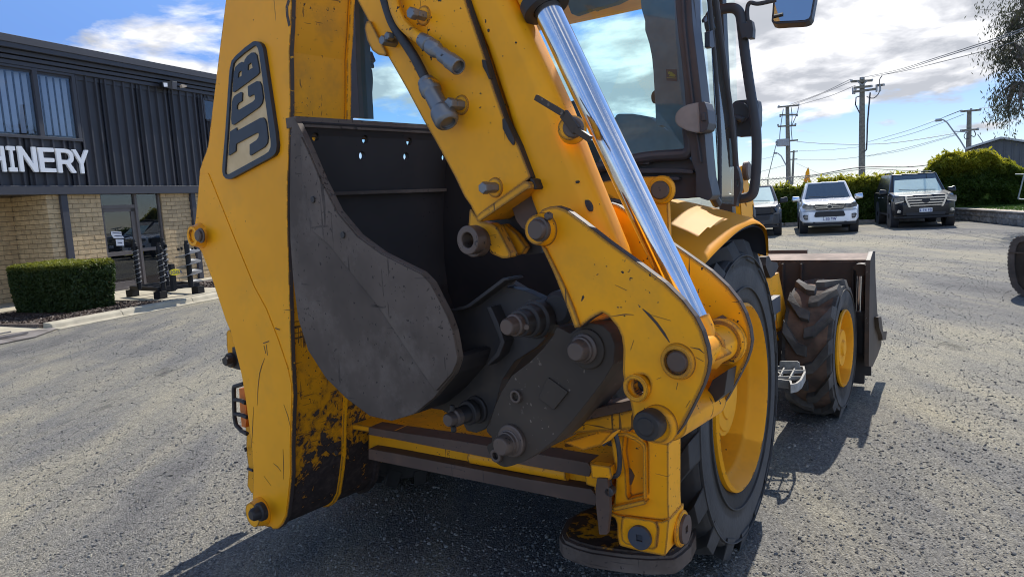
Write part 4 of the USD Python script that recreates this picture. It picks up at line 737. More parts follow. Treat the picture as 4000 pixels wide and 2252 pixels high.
# rear glass: from the left pillar to the right, curved bottom edge hidden behind the arm
gl_px = [(1386, -120), (1400, 470), (1410, 600), (2330, 655), (2420, 633), (2660, 604), (2684, 590), (2690, 560), (2655, 320), (2640, 140), (2628, -120)]
part(bh, 'rear_window', sheetm(RQ(CY + .03), gl_px), M_glass, smooth=False)
part(bh, 'window_seal', tube(curve([RQ(CY + .02).hit(q) for q in [(2290, 690), (2330, 658), (2400, 640), (2480, 622), (2560, 610), (2660, 604), (2684, 596), (2694, 575), (2692, 540), (2686, 500)]], 5), .022, 10), M_cab)
lou = part(bh, 'rear_panel', prism(RQ(CY + .05), [(780, 1130), (1150, 1100), (1200, 1170), (1215, 1240), (1220, 1400), (900, 1420), (760, 1400), (480, 1250), (480, 1200)], .06, 'C'), M_cab)
for k, yy in enumerate(((1140, 1178, 1205), (1190, 1240, 1212), (1248, 1292, 1214), (1305, 1345, 1216), (1355, 1390, 1216))):
    part(lou, 'louvre', [prism(RQ(CY + .05 - .035), [(620, yy[0] + 4), (800, yy[0]), (1100, yy[0] + 6), (1180, yy[0] + 12), (1198, yy[0] + 26), (1190, yy[1] - 10), (1100, yy[1] - 16), (800, yy[1] - 14), (620, yy[1] - 10)], .05, 'C', r=.006)], M_cab)
hinge = part(bh, 'window_hinge', prism(RQ(CY - .05), [(1062, 835), (1072, 800), (1100, 768), (1150, 742), (1228, 724), (1238, 735), (1248, 925), (1240, 938), (1215, 940), (1150, 925), (1090, 895), (1066, 865)], .06, 'C', r=.008), M_cabl, 'beige grey window hinge cover')
part(hinge, 'hinge_block', [prism(RQ(CY - .055), [(1228, 722), (1272, 720), (1292, 775), (1302, 870), (1290, 918), (1250, 940), (1240, 935), (1236, 800)], .09, 'C', r=.005), prism(RQ(CY - .062), [(1248, 800), (1275, 796), (1280, 850), (1252, 856)], .02, 'C')], M_cab)
st1 = part(bh, 'sticker', prism(RQ(CY + .027), [(999, 490), (1076, 492), (1080, 577), (1003, 572)], .002, 'C'), M_sticker, 'small square sticker in the rear window')
part(st1, 'sticker_print', [prism(RQ(CY + .0265), q, .001, 'C') for q in ([(1012, 503), (1018, 512), (1028, 503), (1032, 514), (1042, 508), (1046, 520), (1014, 526)], [(1020, 540), (1030, 524), (1050, 520), (1068, 532), (1062, 544)], [(1006, 548), (1072, 552), (1072, 556), (1006, 552)])], M_stickg)
# inside
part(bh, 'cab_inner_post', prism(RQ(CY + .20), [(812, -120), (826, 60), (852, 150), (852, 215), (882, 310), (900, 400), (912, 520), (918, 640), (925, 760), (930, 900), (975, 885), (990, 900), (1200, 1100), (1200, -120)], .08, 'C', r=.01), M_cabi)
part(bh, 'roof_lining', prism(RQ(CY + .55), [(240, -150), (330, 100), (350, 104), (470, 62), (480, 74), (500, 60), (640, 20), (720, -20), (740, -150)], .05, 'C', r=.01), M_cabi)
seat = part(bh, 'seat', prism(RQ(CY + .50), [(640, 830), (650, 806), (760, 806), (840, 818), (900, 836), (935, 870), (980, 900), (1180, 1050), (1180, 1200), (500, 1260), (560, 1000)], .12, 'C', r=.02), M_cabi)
part(bh, 'head_rest', prism(RQ(CY + .30), [(892, 690), (900, 655), (930, 630), (960, 626), (985, 650), (985, 735), (905, 735)], .06, 'C', r=.015), M_cab)
part(bh, 'grab_handle', tube(curve([RQ(CY + .12).hit(q) for q in px('A', [(1370, 770), (1420, 770), (1440, 745), (1446, 640), (1438, 570), (1420, 548), (1372, 548)])], 5), .012, 10), M_cab)
part(bh, 'door_latch', prism(RQ(CY + .12), [(1345, 430), (1385, 402), (1415, 412), (1425, 440), (1445, 488), (1425, 500), (1432, 545), (1345, 548)], .04, 'A', r=.006), M_cab)
part(bh, 'cab_inner_wall', prism(RQ(CY + .95), [(250, 1010), (900, 960), (1200, 1060), (1200, 1300), (250, 1400)], .04, 'C'), M_cab)
part(bh, 'steering_knob', [rhull([RQ(CY + .35).hit(q) for q in px('W', [(630, 770), (650, 830)])], .04)], M_carp)
# roof, front frame, left wall
zr = 2.72
part(bh, 'cab_roof', rhull([mw(x, y, z) for x in (-2.86, cabx1 - .05) for y in (CY + .02, CY + 1.35) for z in (zr, zr + .16)], .04), M_yel)
for x, y in ((cabx0 + .12, CY + 1.25), (cabx1 - .22, CY + 1.25)): part(bh, 'front_pillar', bar(mw(x, y + .1, .95), mw(x, y - .05, zr), .07, .07), M_cab)
part(bh, 'front_window', trimesh.Trimesh(np.array([mw(cabx0 + .15, CY + 1.28, 1.1), mw(cabx1 - .15, CY + 1.28, 1.1), mw(cabx1 - .15, CY + 1.28, 2.72), mw(cabx0 + .15, CY + 1.28, 2.72)]), np.array([(0, 1, 2), (0, 2, 3)]), process=False), M_glassd, smooth=False)
part(bh, 'cab_floor', mbox(-3.0, cabx1 - .1, CY + .06, CY + 2.0, .85, .95), M_cab)  # unseen slab, widened past the cab to block sun under the frame
part(bh, 'left_door', mbox(cabx0, cabx0 + .04, CY + .12, CY + 1.2, .95, 1.35), M_cab)
# right side: door glass with its dark bars
SX1 = cabx1 + .03
def S(q, x=SX1): return SidePlane(x).hit(q)
dg = px('C', [(1180, -100), (1205, 240), (1240, 620), (1265, 900), (1290, 1150), (1330, 1420), (1400, 1440), (1480, 1445), (1482, 1100), (1440, 700), (1400, 300), (1360, -100)])
door = part(bh, 'door', sheetm(SidePlane(SX1 - .01), dg), M_glassd, 'tinted glass cab door', smooth=False)
part(door, 'door_bar', [tube([S(q) for q in px('C', seg)], r_, 8) for seg, r_ in (([(1345, -60), (1372, 150), (1420, 520), (1460, 800), (1485, 1050), (1497, 1175)], .012), ([(1300, -60), (1325, 200), (1345, 420), (1365, 700), (1380, 1000), (1380, 1440)], .009), ([(1178, -60), (1195, 120), (1212, 300), (1218, 375)], .010))], M_cab)
part(door, 'door_latch_post', [prism(SidePlane(SX1 + .015), [(1308, 225), (1330, 215), (1345, 330), (1325, 342), (1310, 330)], .02, 'C'), prism(SidePlane(SX1 + .015), [(1270, 140), (1288, 112), (1292, 150), (1275, 160)], .01, 'C')], M_cab)
part(door, 'door_sill', tube([S(q) for q in px('C', [(1285, 1080), (1300, 1250), (1330, 1380), (1362, 1440)])], .02, 8), M_cab)
# hand rail and mirrors carried by it
HP = RQ(3.55)
rail = part(bh, 'hand_rail', tube(curve([HP.hit(q) for q in px('C', [(1318, 215), (1305, 165), (1312, 115), (1345, 82), (1400, 66), (1460, 58), (1500, 70), (1525, 105), (1534, 160), (1545, 260), (1562, 400), (1590, 600), (1622, 800), (1640, 960), (1640, 1150), (1625, 1330), (1600, 1385), (1550, 1402), (1480, 1404), (1430, 1398), (1415, 1370)])], 5), .024, 12), M_cab)
part(rail, 'rail_clamp', [prism(RQ(3.50), [(1515, 160), (1570, 165), (1575, 140), (1605, 142), (1616, 200), (1612, 268), (1575, 272), (1570, 262), (1535, 272), (1518, 200)], .05, 'C', r=.004)], M_cab)
part(rail, 'mirror_arm', tube(curve([HP.hit(q) for q in px('C', [(1580, 150), (1574, 90), (1580, 40), (1600, 20), (1650, 28), (1740, 10), (1780, 0)])], 5), .010, 8), M_cab)
part(rail, 'rail_foot', [prism(RQ(3.48), [(1445, 1290), (1462, 1200), (1490, 1160), (1515, 1215), (1528, 1290), (1524, 1350), (1505, 1400), (1496, 1460), (1462, 1460), (1470, 1390), (1450, 1345)], .05, 'C', holes=[[(1455, 1290), (1462, 1262), (1470, 1300), (1466, 1360), (1456, 1340)], [(1500, 1270), (1512, 1270), (1514, 1310), (1500, 1350)]], r=.004), bar(HP.hit(px('C', [(1480, 840)])[0]), HP.hit(px('C', [(1492, 1175)])[0]), .022, .022)], M_cab)
mo = px('D', [(207, -60), (203, 145), (212, 160), (240, 168), (440, 158), (475, 145), (490, 120), (512, -60)]); mi = px('D', [(220, -60), (217, 138), (226, 150), (440, 142), (468, 130), (478, 110), (498, -60)])
def tilt(m, o, a):
    m.apply_transform(trimesh.transformations.rotation_matrix(math.radians(a), MR, o)); return m
mrc = RQ(3.60).hit(mo[4])
mr1 = part(bh, 'mirror', tilt(prism(RQ(3.60), mo, .05, '', r=.004), mrc, -15), M_cab, 'large upper door mirror')
part(mr1, 'mirror_glass', tilt(prism(RQ(3.597), mi, .004, ''), mrc, -15), M_mirror, smooth=False)
mr2 = part(bh, 'mirror', prism(RQ(3.62), [(1466, 760), (1475, 725), (1500, 712), (1630, 700), (1650, 712), (1656, 760), (1655, 880), (1640, 940), (1600, 962), (1500, 968), (1470, 955), (1462, 900)], .07, 'C', r=.012), M_cab, 'lower square mirror seen from behind')
part(mr2, 'mirror_mount', [disc(RQ(3.60).hit(px('C', [(1520, 800)])[0]), -MF, .05, .015), tube([RQ(3.56).hit(q) for q in px('C', [(1470, 830), (1520, 838), (1545, 850)])], .014, 8), prism(RQ(3.58), [(1390, 820), (1440, 795), (1470, 820), (1470, 880), (1400, 930), (1385, 900)], .03, 'C')], M_cab)
part(bh, 'mirror', prism(RQ(3.70), [(1378, 760), (1390, 735), (1445, 730), (1450, 800), (1478, 830), (1480, 960), (1455, 980), (1400, 978), (1380, 950)], .04, 'C', r=.008), M_cab, 'dark mirror housing seen through the door')

# ------------------------------------------------------------------ loader arms and front bucket
AX = -1.12
arm = part(bh, 'loader_arm', prism(SidePlane(AX), px('Y', [(1412, 215), (1425, 182), (1455, 168), (1490, 180), (1510, 250), (1545, 480), (1600, 640), (1620, 760), (1590, 900), (1440, 900), (1420, 600)]) + [(2950, 860), (2978, 905), (3000, 990), (3005, 1030), (3045, 1080), (3070, 1200), (3068, 1232), (3050, 1290), (3030, 1300), (3012, 1150), (2982, 1112), (2986, 990), (2960, 880), (2925, 850)][::1], .10, '', r=.002), M_yel)
part(bh, 'loader_arm', prism(SidePlane(AX), [(2966, 890), (2982, 905), (3000, 985), (3008, 1040), (2990, 1030), (2985, 1140), (3015, 1240), (3045, 1330), (3030, 1330), (2975, 1180), (2970, 1000)], .10, '', r=.002), M_yel)
part(bh, 'loader_arm', prism(SidePlane(AX + .02), [(285, 480), (330, 455), (378, 430), (385, 520), (448, 800), (440, 870), (405, 900), (400, 1000), (365, 1010), (350, 830), (320, 700), (225, 600), (215, 560), (240, 400)], .09, 'X', r=.002), M_yels)
part(arm, 'arm_pin', disc(SidePlane(AX).hit(px('Y', [(1480, 245)])[0]), MR, .055, .03), M_pin)
part(arm, 'arm_ram', prism(SidePlane(AX + .06), [(245, 270), (275, 262), (300, 320), (360, 330), (372, 370), (360, 400), (330, 460), (290, 490), (270, 440), (240, 360)], .08, 'X', r=.004), M_black)
part(arm, 'arm_decal', prism(SidePlane(AX + .003), [(1600, 720), (1640, 800), (1640, 900), (1610, 880)], .003, 'Y'), M_cab)
part(bh, 'bonnet_side', mbox(-1.5, -1.40, 4.0, 5.7, .95, 1.3), M_yel)
BY = 6.15
z_tp = RQ(BY).uv(px('X', [(1320, 300)])[0])[1]; xr = RQ(BY).uv(px('X', [(1325, 600)])[0])[0]
fbk = part(bh, 'loader_bucket', [mbox(-3.15, xr, BY, BY + .03, .10, z_tp), mbox(-3.15, xr - .05, BY, BY + .06, .03, .10)], M_black, 'dark wide front loader bucket')
fr = RQ(BY + .22).uv(px('X', [(1345, 230)])[0])[1]
a_, b_, c_, d_ = mw(-3.15, BY, z_tp), mw(xr, BY, z_tp), mw(xr, BY + .22, fr), mw(-3.15, BY + .22, fr); dn = np.array([0, 0, -.02])
part(fbk, 'bucket_top', trimesh.convex.convex_hull(np.array([a_, b_, c_, d_, a_ + dn, b_ + dn, c_ + dn, d_ + dn])), plain('rusty_bucket_top', (.22, .15, .115), rough=.7, var=.3, scale=5, col2=(.36, .26, .20), bump=.1, spec=.15))
part(fbk, 'clam_edge', mbox(-3.10, xr - .55, BY + .45, BY + .48, fr - .10, fr + .012), M_rust)
part(fbk, 'bucket_side', prism(SidePlane(xr + .03), [(1318, 305), (1345, 215), (1365, 212), (1372, 480), (1390, 850), (1425, 960), (1442, 1020), (1430, 1180), (1392, 1290), (1340, 1400), (1302, 1395), (1306, 900), (1315, 400)], .03, 'X'), M_cast)
part(fbk, 'side_edge', prism(RQ(BY - .02), [(1298, 308), (1330, 300), (1352, 214), (1366, 214), (1345, 320), (1322, 332)], .03, 'X'), M_cast)
part(fbk, 'bucket_tooth', [prism(SidePlane(xr + .06), [(1400, 890), (1430, 885), (1450, 1040), (1490, 1035), (1480, 1125), (1445, 1130), (1440, 1080), (1410, 1000)], .07, 'X')], M_cast)
part(fbk, 'side_post', prism(RQ(BY - .10), [(1245, 380), (1300, 330), (1318, 340), (1312, 1390), (1260, 1380), (1250, 900)], .10, 'X'), M_black)
part(fbk, 'lower_box', prism(RQ(BY - .06), [(1150, 820), (1260, 820), (1262, 1300), (1140, 1285)], .08, 'X'), M_black)
part(fbk, 'rear_rib', [prism(RQ(BY - .04), [(x - 9, 340), (x + 9, 340), (x + 12, 700), (x - 6, 700)], .04, 'X') for x in (412, 606)], M_black)
part(fbk, 'post_inner', prism(RQ(BY - .08), [(1130, 380), (1142, 372), (1148, 830), (1132, 830)], .08, 'X'), M_black)
r0, r1, r2 = RQ(BY - .16).hit(px('X', [(1222, 460)])[0]), RQ(BY - .16).hit(px('X', [(1215, 825)])[0]), RQ(BY - .16).hit(px('X', [(1222, 1250)])[0])
part(fbk, 'clam_ram', [tube([r1, r2], .062, 20)], M_black)
part(fbk, 'clam_rod', [tube([r0, r1], .036, 20)], M_chrome)
part(fbk, 'ram_eye', [prism(RQ(BY - .20), [(1138, 375), (1170, 350), (1210, 343), (1255, 347), (1260, 357), (1292, 360), (1290, 400), (1262, 420), (1262, 470), (1180, 470), (1172, 420), (1140, 395)], .10, 'X', r=.006)], M_cast)
part(fbk, 'bucket_hose', tube(curve([RQ(BY - .15).hit(q) for q in px('X', [(590, 555), (700, 538), (860, 540), (1000, 560), (1070, 600), (1085, 640)])], 4), .018, 8), M_hose)

# ------------------------------------------------------------------ steps between the wheels
ZS = .50
def step(pts_out, zs, name, bars, tagx='P'):
    P2 = poly([tuple(ground(q, zs)[:2]) for q in px(tagx, pts_out)]); rim_ = P2.difference(P2.buffer(-.012)); m = ext(rim_, .05); m.apply_translation([0, 0, zs - .05])
    s = part(bh, name, m, M_steel, 'grey grated access step')
    g = [bar(ground(px(tagx, [a])[0], zs - .006), ground(px(tagx, [b])[0], zs - .006), .009, .022) for a, b in bars]
    part(s, 'step_grate', g, M_steel)
    return s
s1 = step([(380, 440), (440, 410), (720, 408), (782, 415), (797, 490), (745, 590), (690, 632), (605, 650), (590, 598), (380, 570)], ZS, 'step', [((540, 425), (470, 560)), ((675, 430), (590, 590)), ((380, 490), (790, 484)), ((390, 560), (735, 568)), ((420, 490), (500, 545))])
part(s1, 'step_back', [prism(RQ(ground(px('P', [(600, 440)])[0], ZS) @ MF + .02), [(465, 470), (468, 360), (490, 352), (690, 356), (715, 375), (722, 440), (730, 470)], .012, 'P', r=.003)], M_steel)
s2 = step([(262, 800), (330, 780), (348, 800), (340, 850), (300, 880), (262, 870)], .80, 'step', [((275, 800), (340, 800)), ((270, 830), (335, 835))], 'X')
part(bh, 'step_bracket', [mbox(-1.35, -1.0, 3.95, 4.05, .40, .48), mbox(-1.40, -1.30, 3.9, 4.5, .40, 1.0)], M_rust)
# ------------------------------------------------------------------ ground
struct('gravel_ground', abox(-160, 200, -60, 220, -1.0, 0.0), M_gravel)
rng = np.random.default_rng(5)
def instancer(name, protos, mats, pts, scl, quat, label, cat_):
    path = numbered('/World', name); pi_ = UsdGeom.PointInstancer.Define(stage, path); ps = []
    for k, (m, mt) in enumerate(zip(protos, mats)):
        usdkit.mesh(stage, f'{path}/stone_{k:03d}', m, mt, smooth=False); ps.append(f'{path}/stone_{k:03d}')
    pi_.CreatePrototypesRel().SetTargets(ps)
    pi_.CreateProtoIndicesAttr(Vt.IntArray.FromNumpy(rng.integers(0, len(ps), len(pts)).astype(np.int32)))
    pi_.CreatePositionsAttr(Vt.Vec3fArray.FromNumpy(pts.astype(np.float32))); pi_.CreateScalesAttr(Vt.Vec3fArray.FromNumpy(scl.astype(np.float32)))
    pi_.CreateOrientationsAttr(Vt.QuathArray([Gf.Quath(*map(float, q)) for q in quat])); data(pi_.GetPrim(), label, cat_, None, 'stuff')
def stone(k):
    m = trimesh.creation.icosphere(1); v = m.vertices; v = v * (1 + .45 * (meshkit.noise(v * 1.7 + k * 9.1, k)[:, None] - .5) * 2); m.vertices = v * np.array([1, .8, .6]); return m
def scatter_stones():
    n = 100000; r = 1.6 + 24.0 * rng.random(n) ** 2.1; a = np.radians(rng.uniform(-37, 37, n)); x, y = r * np.sin(a), r * np.cos(a)
    o = x * math.cos(math.radians(FAZ)) - y * math.sin(math.radians(FAZ)); keep = o > -11.4
    m = meshkit.fbm(np.stack([x * .8, y * .8, 0 * x], -1), 3, 4); keep &= (m > .40) | (rng.random(n) < .35)
    x, y, r = x[keep], y[keep], r[keep]; s = np.exp(rng.normal(math.log(.0040), .38, len(x))).clip(.0018, .012) * (1 + r * .02)
    q = rng.normal(size=(len(x), 4)) * [1, .15, .15, 1]; q /= np.linalg.norm(q, axis=1, keepdims=True)
    instancer('gravel', [stone(k) for k in range(5)], [M_pebble, M_pebble2, M_pebble, M_pebble2, M_pebble3], np.stack([x, y, s * .25], -1), np.stack([s] * 3, -1), q, 'loose grey gravel stones on the yard', 'gravel')
M_pebble2 = plain('gravel_stone_pale', (.21, .20, .17), rough=.9, var=.2, scale=40, rnd=.3, col2=(.30, .285, .245))
M_pebble3 = plain('gravel_stone_dark', (.09, .09, .092), rough=.85, var=.3, scale=40, rnd=.3, col2=(.14, .14, .14))
scatter_stones()

# ------------------------------------------------------------------ office building on the left
fu, fn = azvec(FAZ), np.array([math.cos(math.radians(FAZ)), -math.sin(math.radians(FAZ)), 0])     # along the facade, out of it
WO = 15.0
def fw(a, o, z): return fu * a - fn * o + np.array([0, 0, z])
def fbox(a0, a1, o0, o1, z0, z1): return obox(fw((a0 + a1) / 2, (o0 + o1) / 2, (z0 + z1) / 2), (abs(a1 - a0) / 2, abs(o1 - o0) / 2, (z1 - z0) / 2), (fu, fn, [0, 0, 1]))
F0 = FP(WO)
A = lambda tag, p, o=WO: FP(o).uv(px(tag, [p])[0])
bld = thing('office_building', 'dark clad two storey machinery yard office with cream brick ground floor', 'building', fw(10, WO, 0), FAZ)
zb = .12                                            # level of the path
z_beam0 = A('L', (700, 285), WO - .12)[1]; z_beam1 = A('L', (700, 226), WO - .12)[1]
a_end = 22.5; a0_ = 4.5
z_roof = np.mean([A('K', (0, 318), WO - .3)[1], A('K', (1500, 612), WO - .3)[1]])
zf = [A('K', (700, y), WO - .2)[1] for y in (452, 500, 540, 575, 612)]
part(bld, 'roof', fbox(a0_ - .3, a_end + .3, WO - .32, WO + 9, zf[0] - .03, zf[0] + .12), M_trimd)
fas = part(bld, 'fascia', fbox(a0_ - .2, a_end + .2, WO - .30, WO + .1, zf[1], zf[0] - .03), M_trimd)
for i in range(1, 4): part(fas, 'fascia_strip', fbox(a0_ - .1, a_end + .1, WO - .24 + .035 * i, WO + .1, zf[i + 1] + .012, zf[i] - .012), M_trimd)
part(fas, 'fascia_back', fbox(a0_, a_end, WO - .08, WO + .1, zf[4] - .1, zf[1]), M_clad)
# windows in the cladding
wz1, wz0 = A('K', (150, 552), WO - .1)[1], A('K', (180, 1092), WO - .1)[1]
wa = [A('K', q, WO - .1)[0] for q in ((-330, 800), (8, 800), (292, 800), (312, 800), (590, 800), (603, 800))]
wins = [(A('K', (-30, 800), WO - .1)[0] - .9, A('K', (285, 800), WO - .1)[0]), (A('K', (322, 800), WO - .1)[0], A('K', (596, 800), WO - .1)[0])]
w2a = A('K', (1660, 880), WO - .1)[0]; w2z1, w2z0 = A('K', (1680, 812), WO - .1)[1], A('K', (1690, 965), WO - .1)[1]
# ribbed sheets around the openings
def sheet(a0, a1, z0, z1):
    pitch = .2425; k0 = math.floor(a0 / pitch); pr_ = []
    k = k0
    while k * pitch < a1:
        b = k * pitch
        for da, d in ((0, 0), (.007, -.05), (.045, -.05), (.052, 0)): pr_.append((b + da, d))
        k += 1
    pr_ = [(max(a0, min(a1, a)), d) for a, d in pr_]; pr_ = [(a0, 0)] + pr_ + [(a1, 0)]
    V = []; Fc = []
    for a, d in pr_: V += [fw(a, WO - .06 + d, z0), fw(a, WO - .06 + d, z1)]
    for i in range(len(pr_) - 1): q = 2 * i; Fc += [(q, q + 2, q + 3), (q, q + 3, q + 1)]
    return trimesh.Trimesh(np.array(V), np.array(Fc), process=False)
zt_, zbm = zf[4], z_beam1
wl, wr = wins[0][0] - .08, wins[1][1] + .08
a = a0_
while a < a_end - .01:
    b = min(a + .97, a_end)
    segs = [(a, b, zbm, zt_)]
    for (la, lb, lz0, lz1) in ((wl, wr, wz0 - .06, wz1 + .05), (w2a, w2a + 1.8, w2z0, w2z1)):
        ns = []
        for (s0, s1, q0_, q1_) in segs:
            if s1 <= la or s0 >= lb or q1_ <= lz0 or q0_ >= lz1: ns.append((s0, s1, q0_, q1_)); continue
            if s0 < la: ns.append((s0, la, q0_, q1_))
            if s1 > lb: ns.append((lb, s1, q0_, q1_))
            m0, m1 = max(s0, la), min(s1, lb); ns += [(m0, m1, q0_, lz0), (m0, m1, lz1, q1_)]
        segs = ns
    part(bld, 'cladding_sheet', [sheet(*s) for s in segs if s[1] - s[0] > .01 and s[3] - s[2] > .01], M_clad, smooth=False)
    a = b
part(bld, 'inner_core', [fbox(a0_, a_end, WO + 1.2, WO + 9, 0, zf[1]), fbox(a0_, a_end, WO + .0, WO + 1.2, zf[3], zf[1]), fbox(wr, w2a, WO + .0, WO + 1.2, zbm + .05, zf[3])], M_dark)
win = part(bld, 'window', [fbox(wl, wr, WO - .12, WO - .02, wz0 - .06, wz0), fbox(wl, wr, WO - .12, WO - .02, wz1, wz1 + .05), fbox(wr - .08, wr, WO - .12, WO - .02, wz0, wz1), fbox(wl, wl + .08, WO - .12, WO - .02, wz0, wz1), fbox(wins[0][1], wins[1][0], WO - .12, WO - .02, wz0, wz1)], M_trimd, 'wide upper window with vertical blinds')
for (p0, p1) in wins: part(win, 'pane', fbox(p0, p1, WO - .07, WO - .066, wz0, wz1), M_wing, smooth=False)
for (p0, p1) in wins:
    n = max(2, int((p1 - p0) / .155))
    for k in range(n):
        c = p0 + (k + .5) * (p1 - p0) / n; part(win, 'blind_slat', bar(fw(c - .04, WO + .06, (wz0 + wz1) / 2 + .02), fw(c + .04, WO + .02, (wz0 + wz1) / 2 + .02), wz1 - wz0 - .06, .004, fn) if False else obox(fw(c, WO + .05, (wz0 + wz1) / 2 + .02), (.045, .002, (wz1 - wz0) / 2 - .04), (fu * .90 + fn * .43, fn * .90 - fu * .43, [0, 0, 1])), M_blind)
part(bld, 'window_room', fbox(wl, wr, WO + .35, WO + .38, wz0 - .1, wz1 + .1), M_dark)
w2 = part(bld, 'window', [fbox(w2a, w2a + 1.8, WO - .10, WO - .02, w2z1, w2z1 + .05), fbox(w2a - .05, w2a, WO - .10, WO - .02, w2z0, w2z1 + .05), fbox(w2a, w2a + 1.8, WO - .10, WO - .02, w2z0 - .05, w2z0)], M_trimd, 'small upper window beside the boom')
part(w2, 'pane', fbox(w2a, w2a + 1.8, WO - .07, WO - .066, w2z0, w2z1), M_wing, smooth=False)
part(w2, 'blind_slat', fbox(w2a + .5, w2a + .9, WO, WO + .01, w2z0 + .3, w2z1 - .1), M_blind)
# lamp and camera under the fascia
lo = WO - .34
fl = part(bld, 'flood_light', prism(FP(lo), [(1310, 665), (1388, 655), (1392, 722), (1318, 705)], .10, 'K'), M_blk)
part(fl, 'lamp_glass', prism(FP(lo - .004), [(1322, 670), (1354, 672), (1356, 702), (1328, 702)], .01, 'K'), M_sign)
part(fl, 'mount_box', prism(FP(lo + .02), [(1392, 656), (1432, 660), (1430, 722), (1394, 720)], .12, 'K'), M_trimd)
part(bld, 'camera', [prism(FP(lo), [(1470, 690), (1482, 682), (1515, 695), (1508, 705), (1478, 712)], .08, 'K')], M_cope)
# letters
for ch, x0, x1, yt, yb in (('H', -92, 45, 1180, 1388), ('I', 64, 132, 1183, 1388), ('N', 148, 302, 1186, 1390), ('E', 313, 446, 1196, 1393), ('R', 455, 606, 1204, 1398), ('Y', 588, 722, 1212, 1403)):
    pl = FP(WO - .16); u0, u1 = pl.uv(px('K', [(x0, 1300)])[0])[0], pl.uv(px('K', [(x1, 1300)])[0])[0]; zt0, zb0 = pl.uv(px('K', [((x0 + x1) / 2, yt)])[0])[1], pl.uv(px('K', [((x0 + x1) / 2, yb)])[0])[1]
    m = meshkit.text_mesh(ch, .5, .05, bold=True); lo_, hi_ = m.bounds; m.apply_translation(-lo_); u0, u1 = u0 + .025 * (u1 - u0), u1 - .025 * (u1 - u0); m.apply_scale([(u1 - u0) / (hi_ - lo_)[0], (zt0 - zb0) / (hi_ - lo_)[1], 1]); m.apply_translation([u0, zb0, 0]); m.apply_transform(pl.mat(.03)); part(bld, 'letter', m, M_sign, f'white raised letter {ch}')
# beam, columns, brick
part(bld, 'beam', fbox(a0_, a_end, WO - .14, WO + .1, z_beam0, z_beam1), M_trimd)
part(bld, 'soffit', fbox(a0_, a_end, WO - .10, WO + 2.4, z_beam0 + .02, z_beam0 + .05), M_clad)
cols_ = [(A('L', (435, 500))[0], A('L', (482, 500))[0]), (A('L', (1357, 500))[0], A('L', (1386, 500))[0])]
for c0, c1 in cols_: part(bld, 'column', fbox(c0, c1, WO - .09, WO + .02, zb, z_beam0), M_trimd)
a_rec = A('L', (345, 500))[0]; a_d0, a_d1 = A('L', (728, 500))[0], A('L', (1158, 500))[0]
REC = WO + 1.1
walls = [(a_rec, cols_[0][0], WO), (cols_[0][1], a_d0, WO), (a_d1, cols_[1][0], WO), (cols_[1][1], 20.0, WO), (a0_, a_rec, REC)]
ch_ = (z_beam0 - zb) / 22; bl = .30; nb = 0; extra = []
br = random.Random(3)
def brick_mesh(a0, a1, o, z0, z1):
    j = br.uniform(-.004, .004); return fbox(a0, a1, o - .02 + j, o + .05, z0, z1)
for (s0, s1, o) in walls:
    wl_ = part(bld, 'brick_wall', fbox(s0 + (.03 if s0 == a_rec else 0), s1, o - .006, o + .18, zb, z_beam0 + .02), M_mort)
    for r_ in range(22):
        x = s0 - (bl / 2 if r_ % 2 else 0)
        while x < s1:
            x0b, x1b = max(x, s0), min(x + bl - .012, s1); x += bl
            if x1b - x0b < .02: continue
            m = brick_mesh(x0b, x1b, o, zb + r_ * ch_ + .006, zb + (r_ + 1) * ch_ - .006)
            vis = (o == WO and s1 < 19) or (o == REC and x0b > a_rec - .9)
            if vis and nb < 220: part(wl_, 'brick', m, M_brick, smooth=False); nb += 1
            else: extra.append(m)
part(bld, 'more_brickwork', extra, M_brick, smooth=False, kind='stuff')
rs_ = part(bld, 'brick_wall', fbox(a_rec + .025, a_rec + .2, WO + .03, REC, zb, z_beam0 + .02), M_mort)
for r_ in range(22):
    x = WO + .005 - (bl / 2 if r_ % 2 else 0)
    while x < REC:
        x0b, x1b = max(x, WO + .005), min(x + bl - .012, REC); x += bl
        if x1b - x0b > .02: part(rs_, 'brick', fbox(a_rec + br.uniform(-.003, .003), a_rec + .06, x0b, x1b, zb + r_ * ch_ + .006, zb + (r_ + 1) * ch_ - .006), M_brick, smooth=False)
# door with side light
dz0, dzt = zb + .02, A('L', (840, 378))[1]; dzm1, dzm0 = A('L', (850, 692))[1], A('L', (850, 722))[1]
a_j0, a_j1 = A('L', (952, 500))[0], A('L', (986, 500))[0]; a_l = A('L', (735, 500))[0]
DO = WO + .06
dr = part(bld, 'door', [fbox(a_d0, a_d0 + .05, DO - .04, DO + .04, zb, z_beam0), fbox(a_d1 - .06, a_d1, DO - .04, DO + .04, zb, z_beam0), fbox(a_j1 - .05, a_j1 + .02, DO - .05, DO + .04, zb, z_beam0), fbox(a_d0, a_j1, DO - .04, DO + .04, dzt - .03, dzt + .05), fbox(a_d0 + .05, a_d1 - .06, DO - .03, DO + .04, zb, zb + .06)], M_alu, 'dark glazed entrance door with side light')
part(dr, 'door_leaf', [fbox(a_d0 + .05, a_d0 + .09, DO - .02, DO + .02, zb + .06, dzt - .03), fbox(a_j0 - .03, a_j1 - .05, DO - .02, DO + .02, zb + .06, dzt - .03), fbox(a_d0 + .05, a_j1 - .05, DO - .02, DO + .02, dzt - .11, dzt - .03), fbox(a_d0 + .05, a_j1 - .05, DO - .025, DO + .02, dzm0, dzm1), fbox(a_d0 + .05, a_j1 - .05, DO - .02, DO + .02, zb + .06, zb + .20)], M_alu)
part(dr, 'side_rail', [fbox(a_j1, a_d1 - .06, DO - .02, DO + .02, A('L', (1080, 672))[1] - .04, A('L', (1080, 672))[1] + .04)], M_alu)
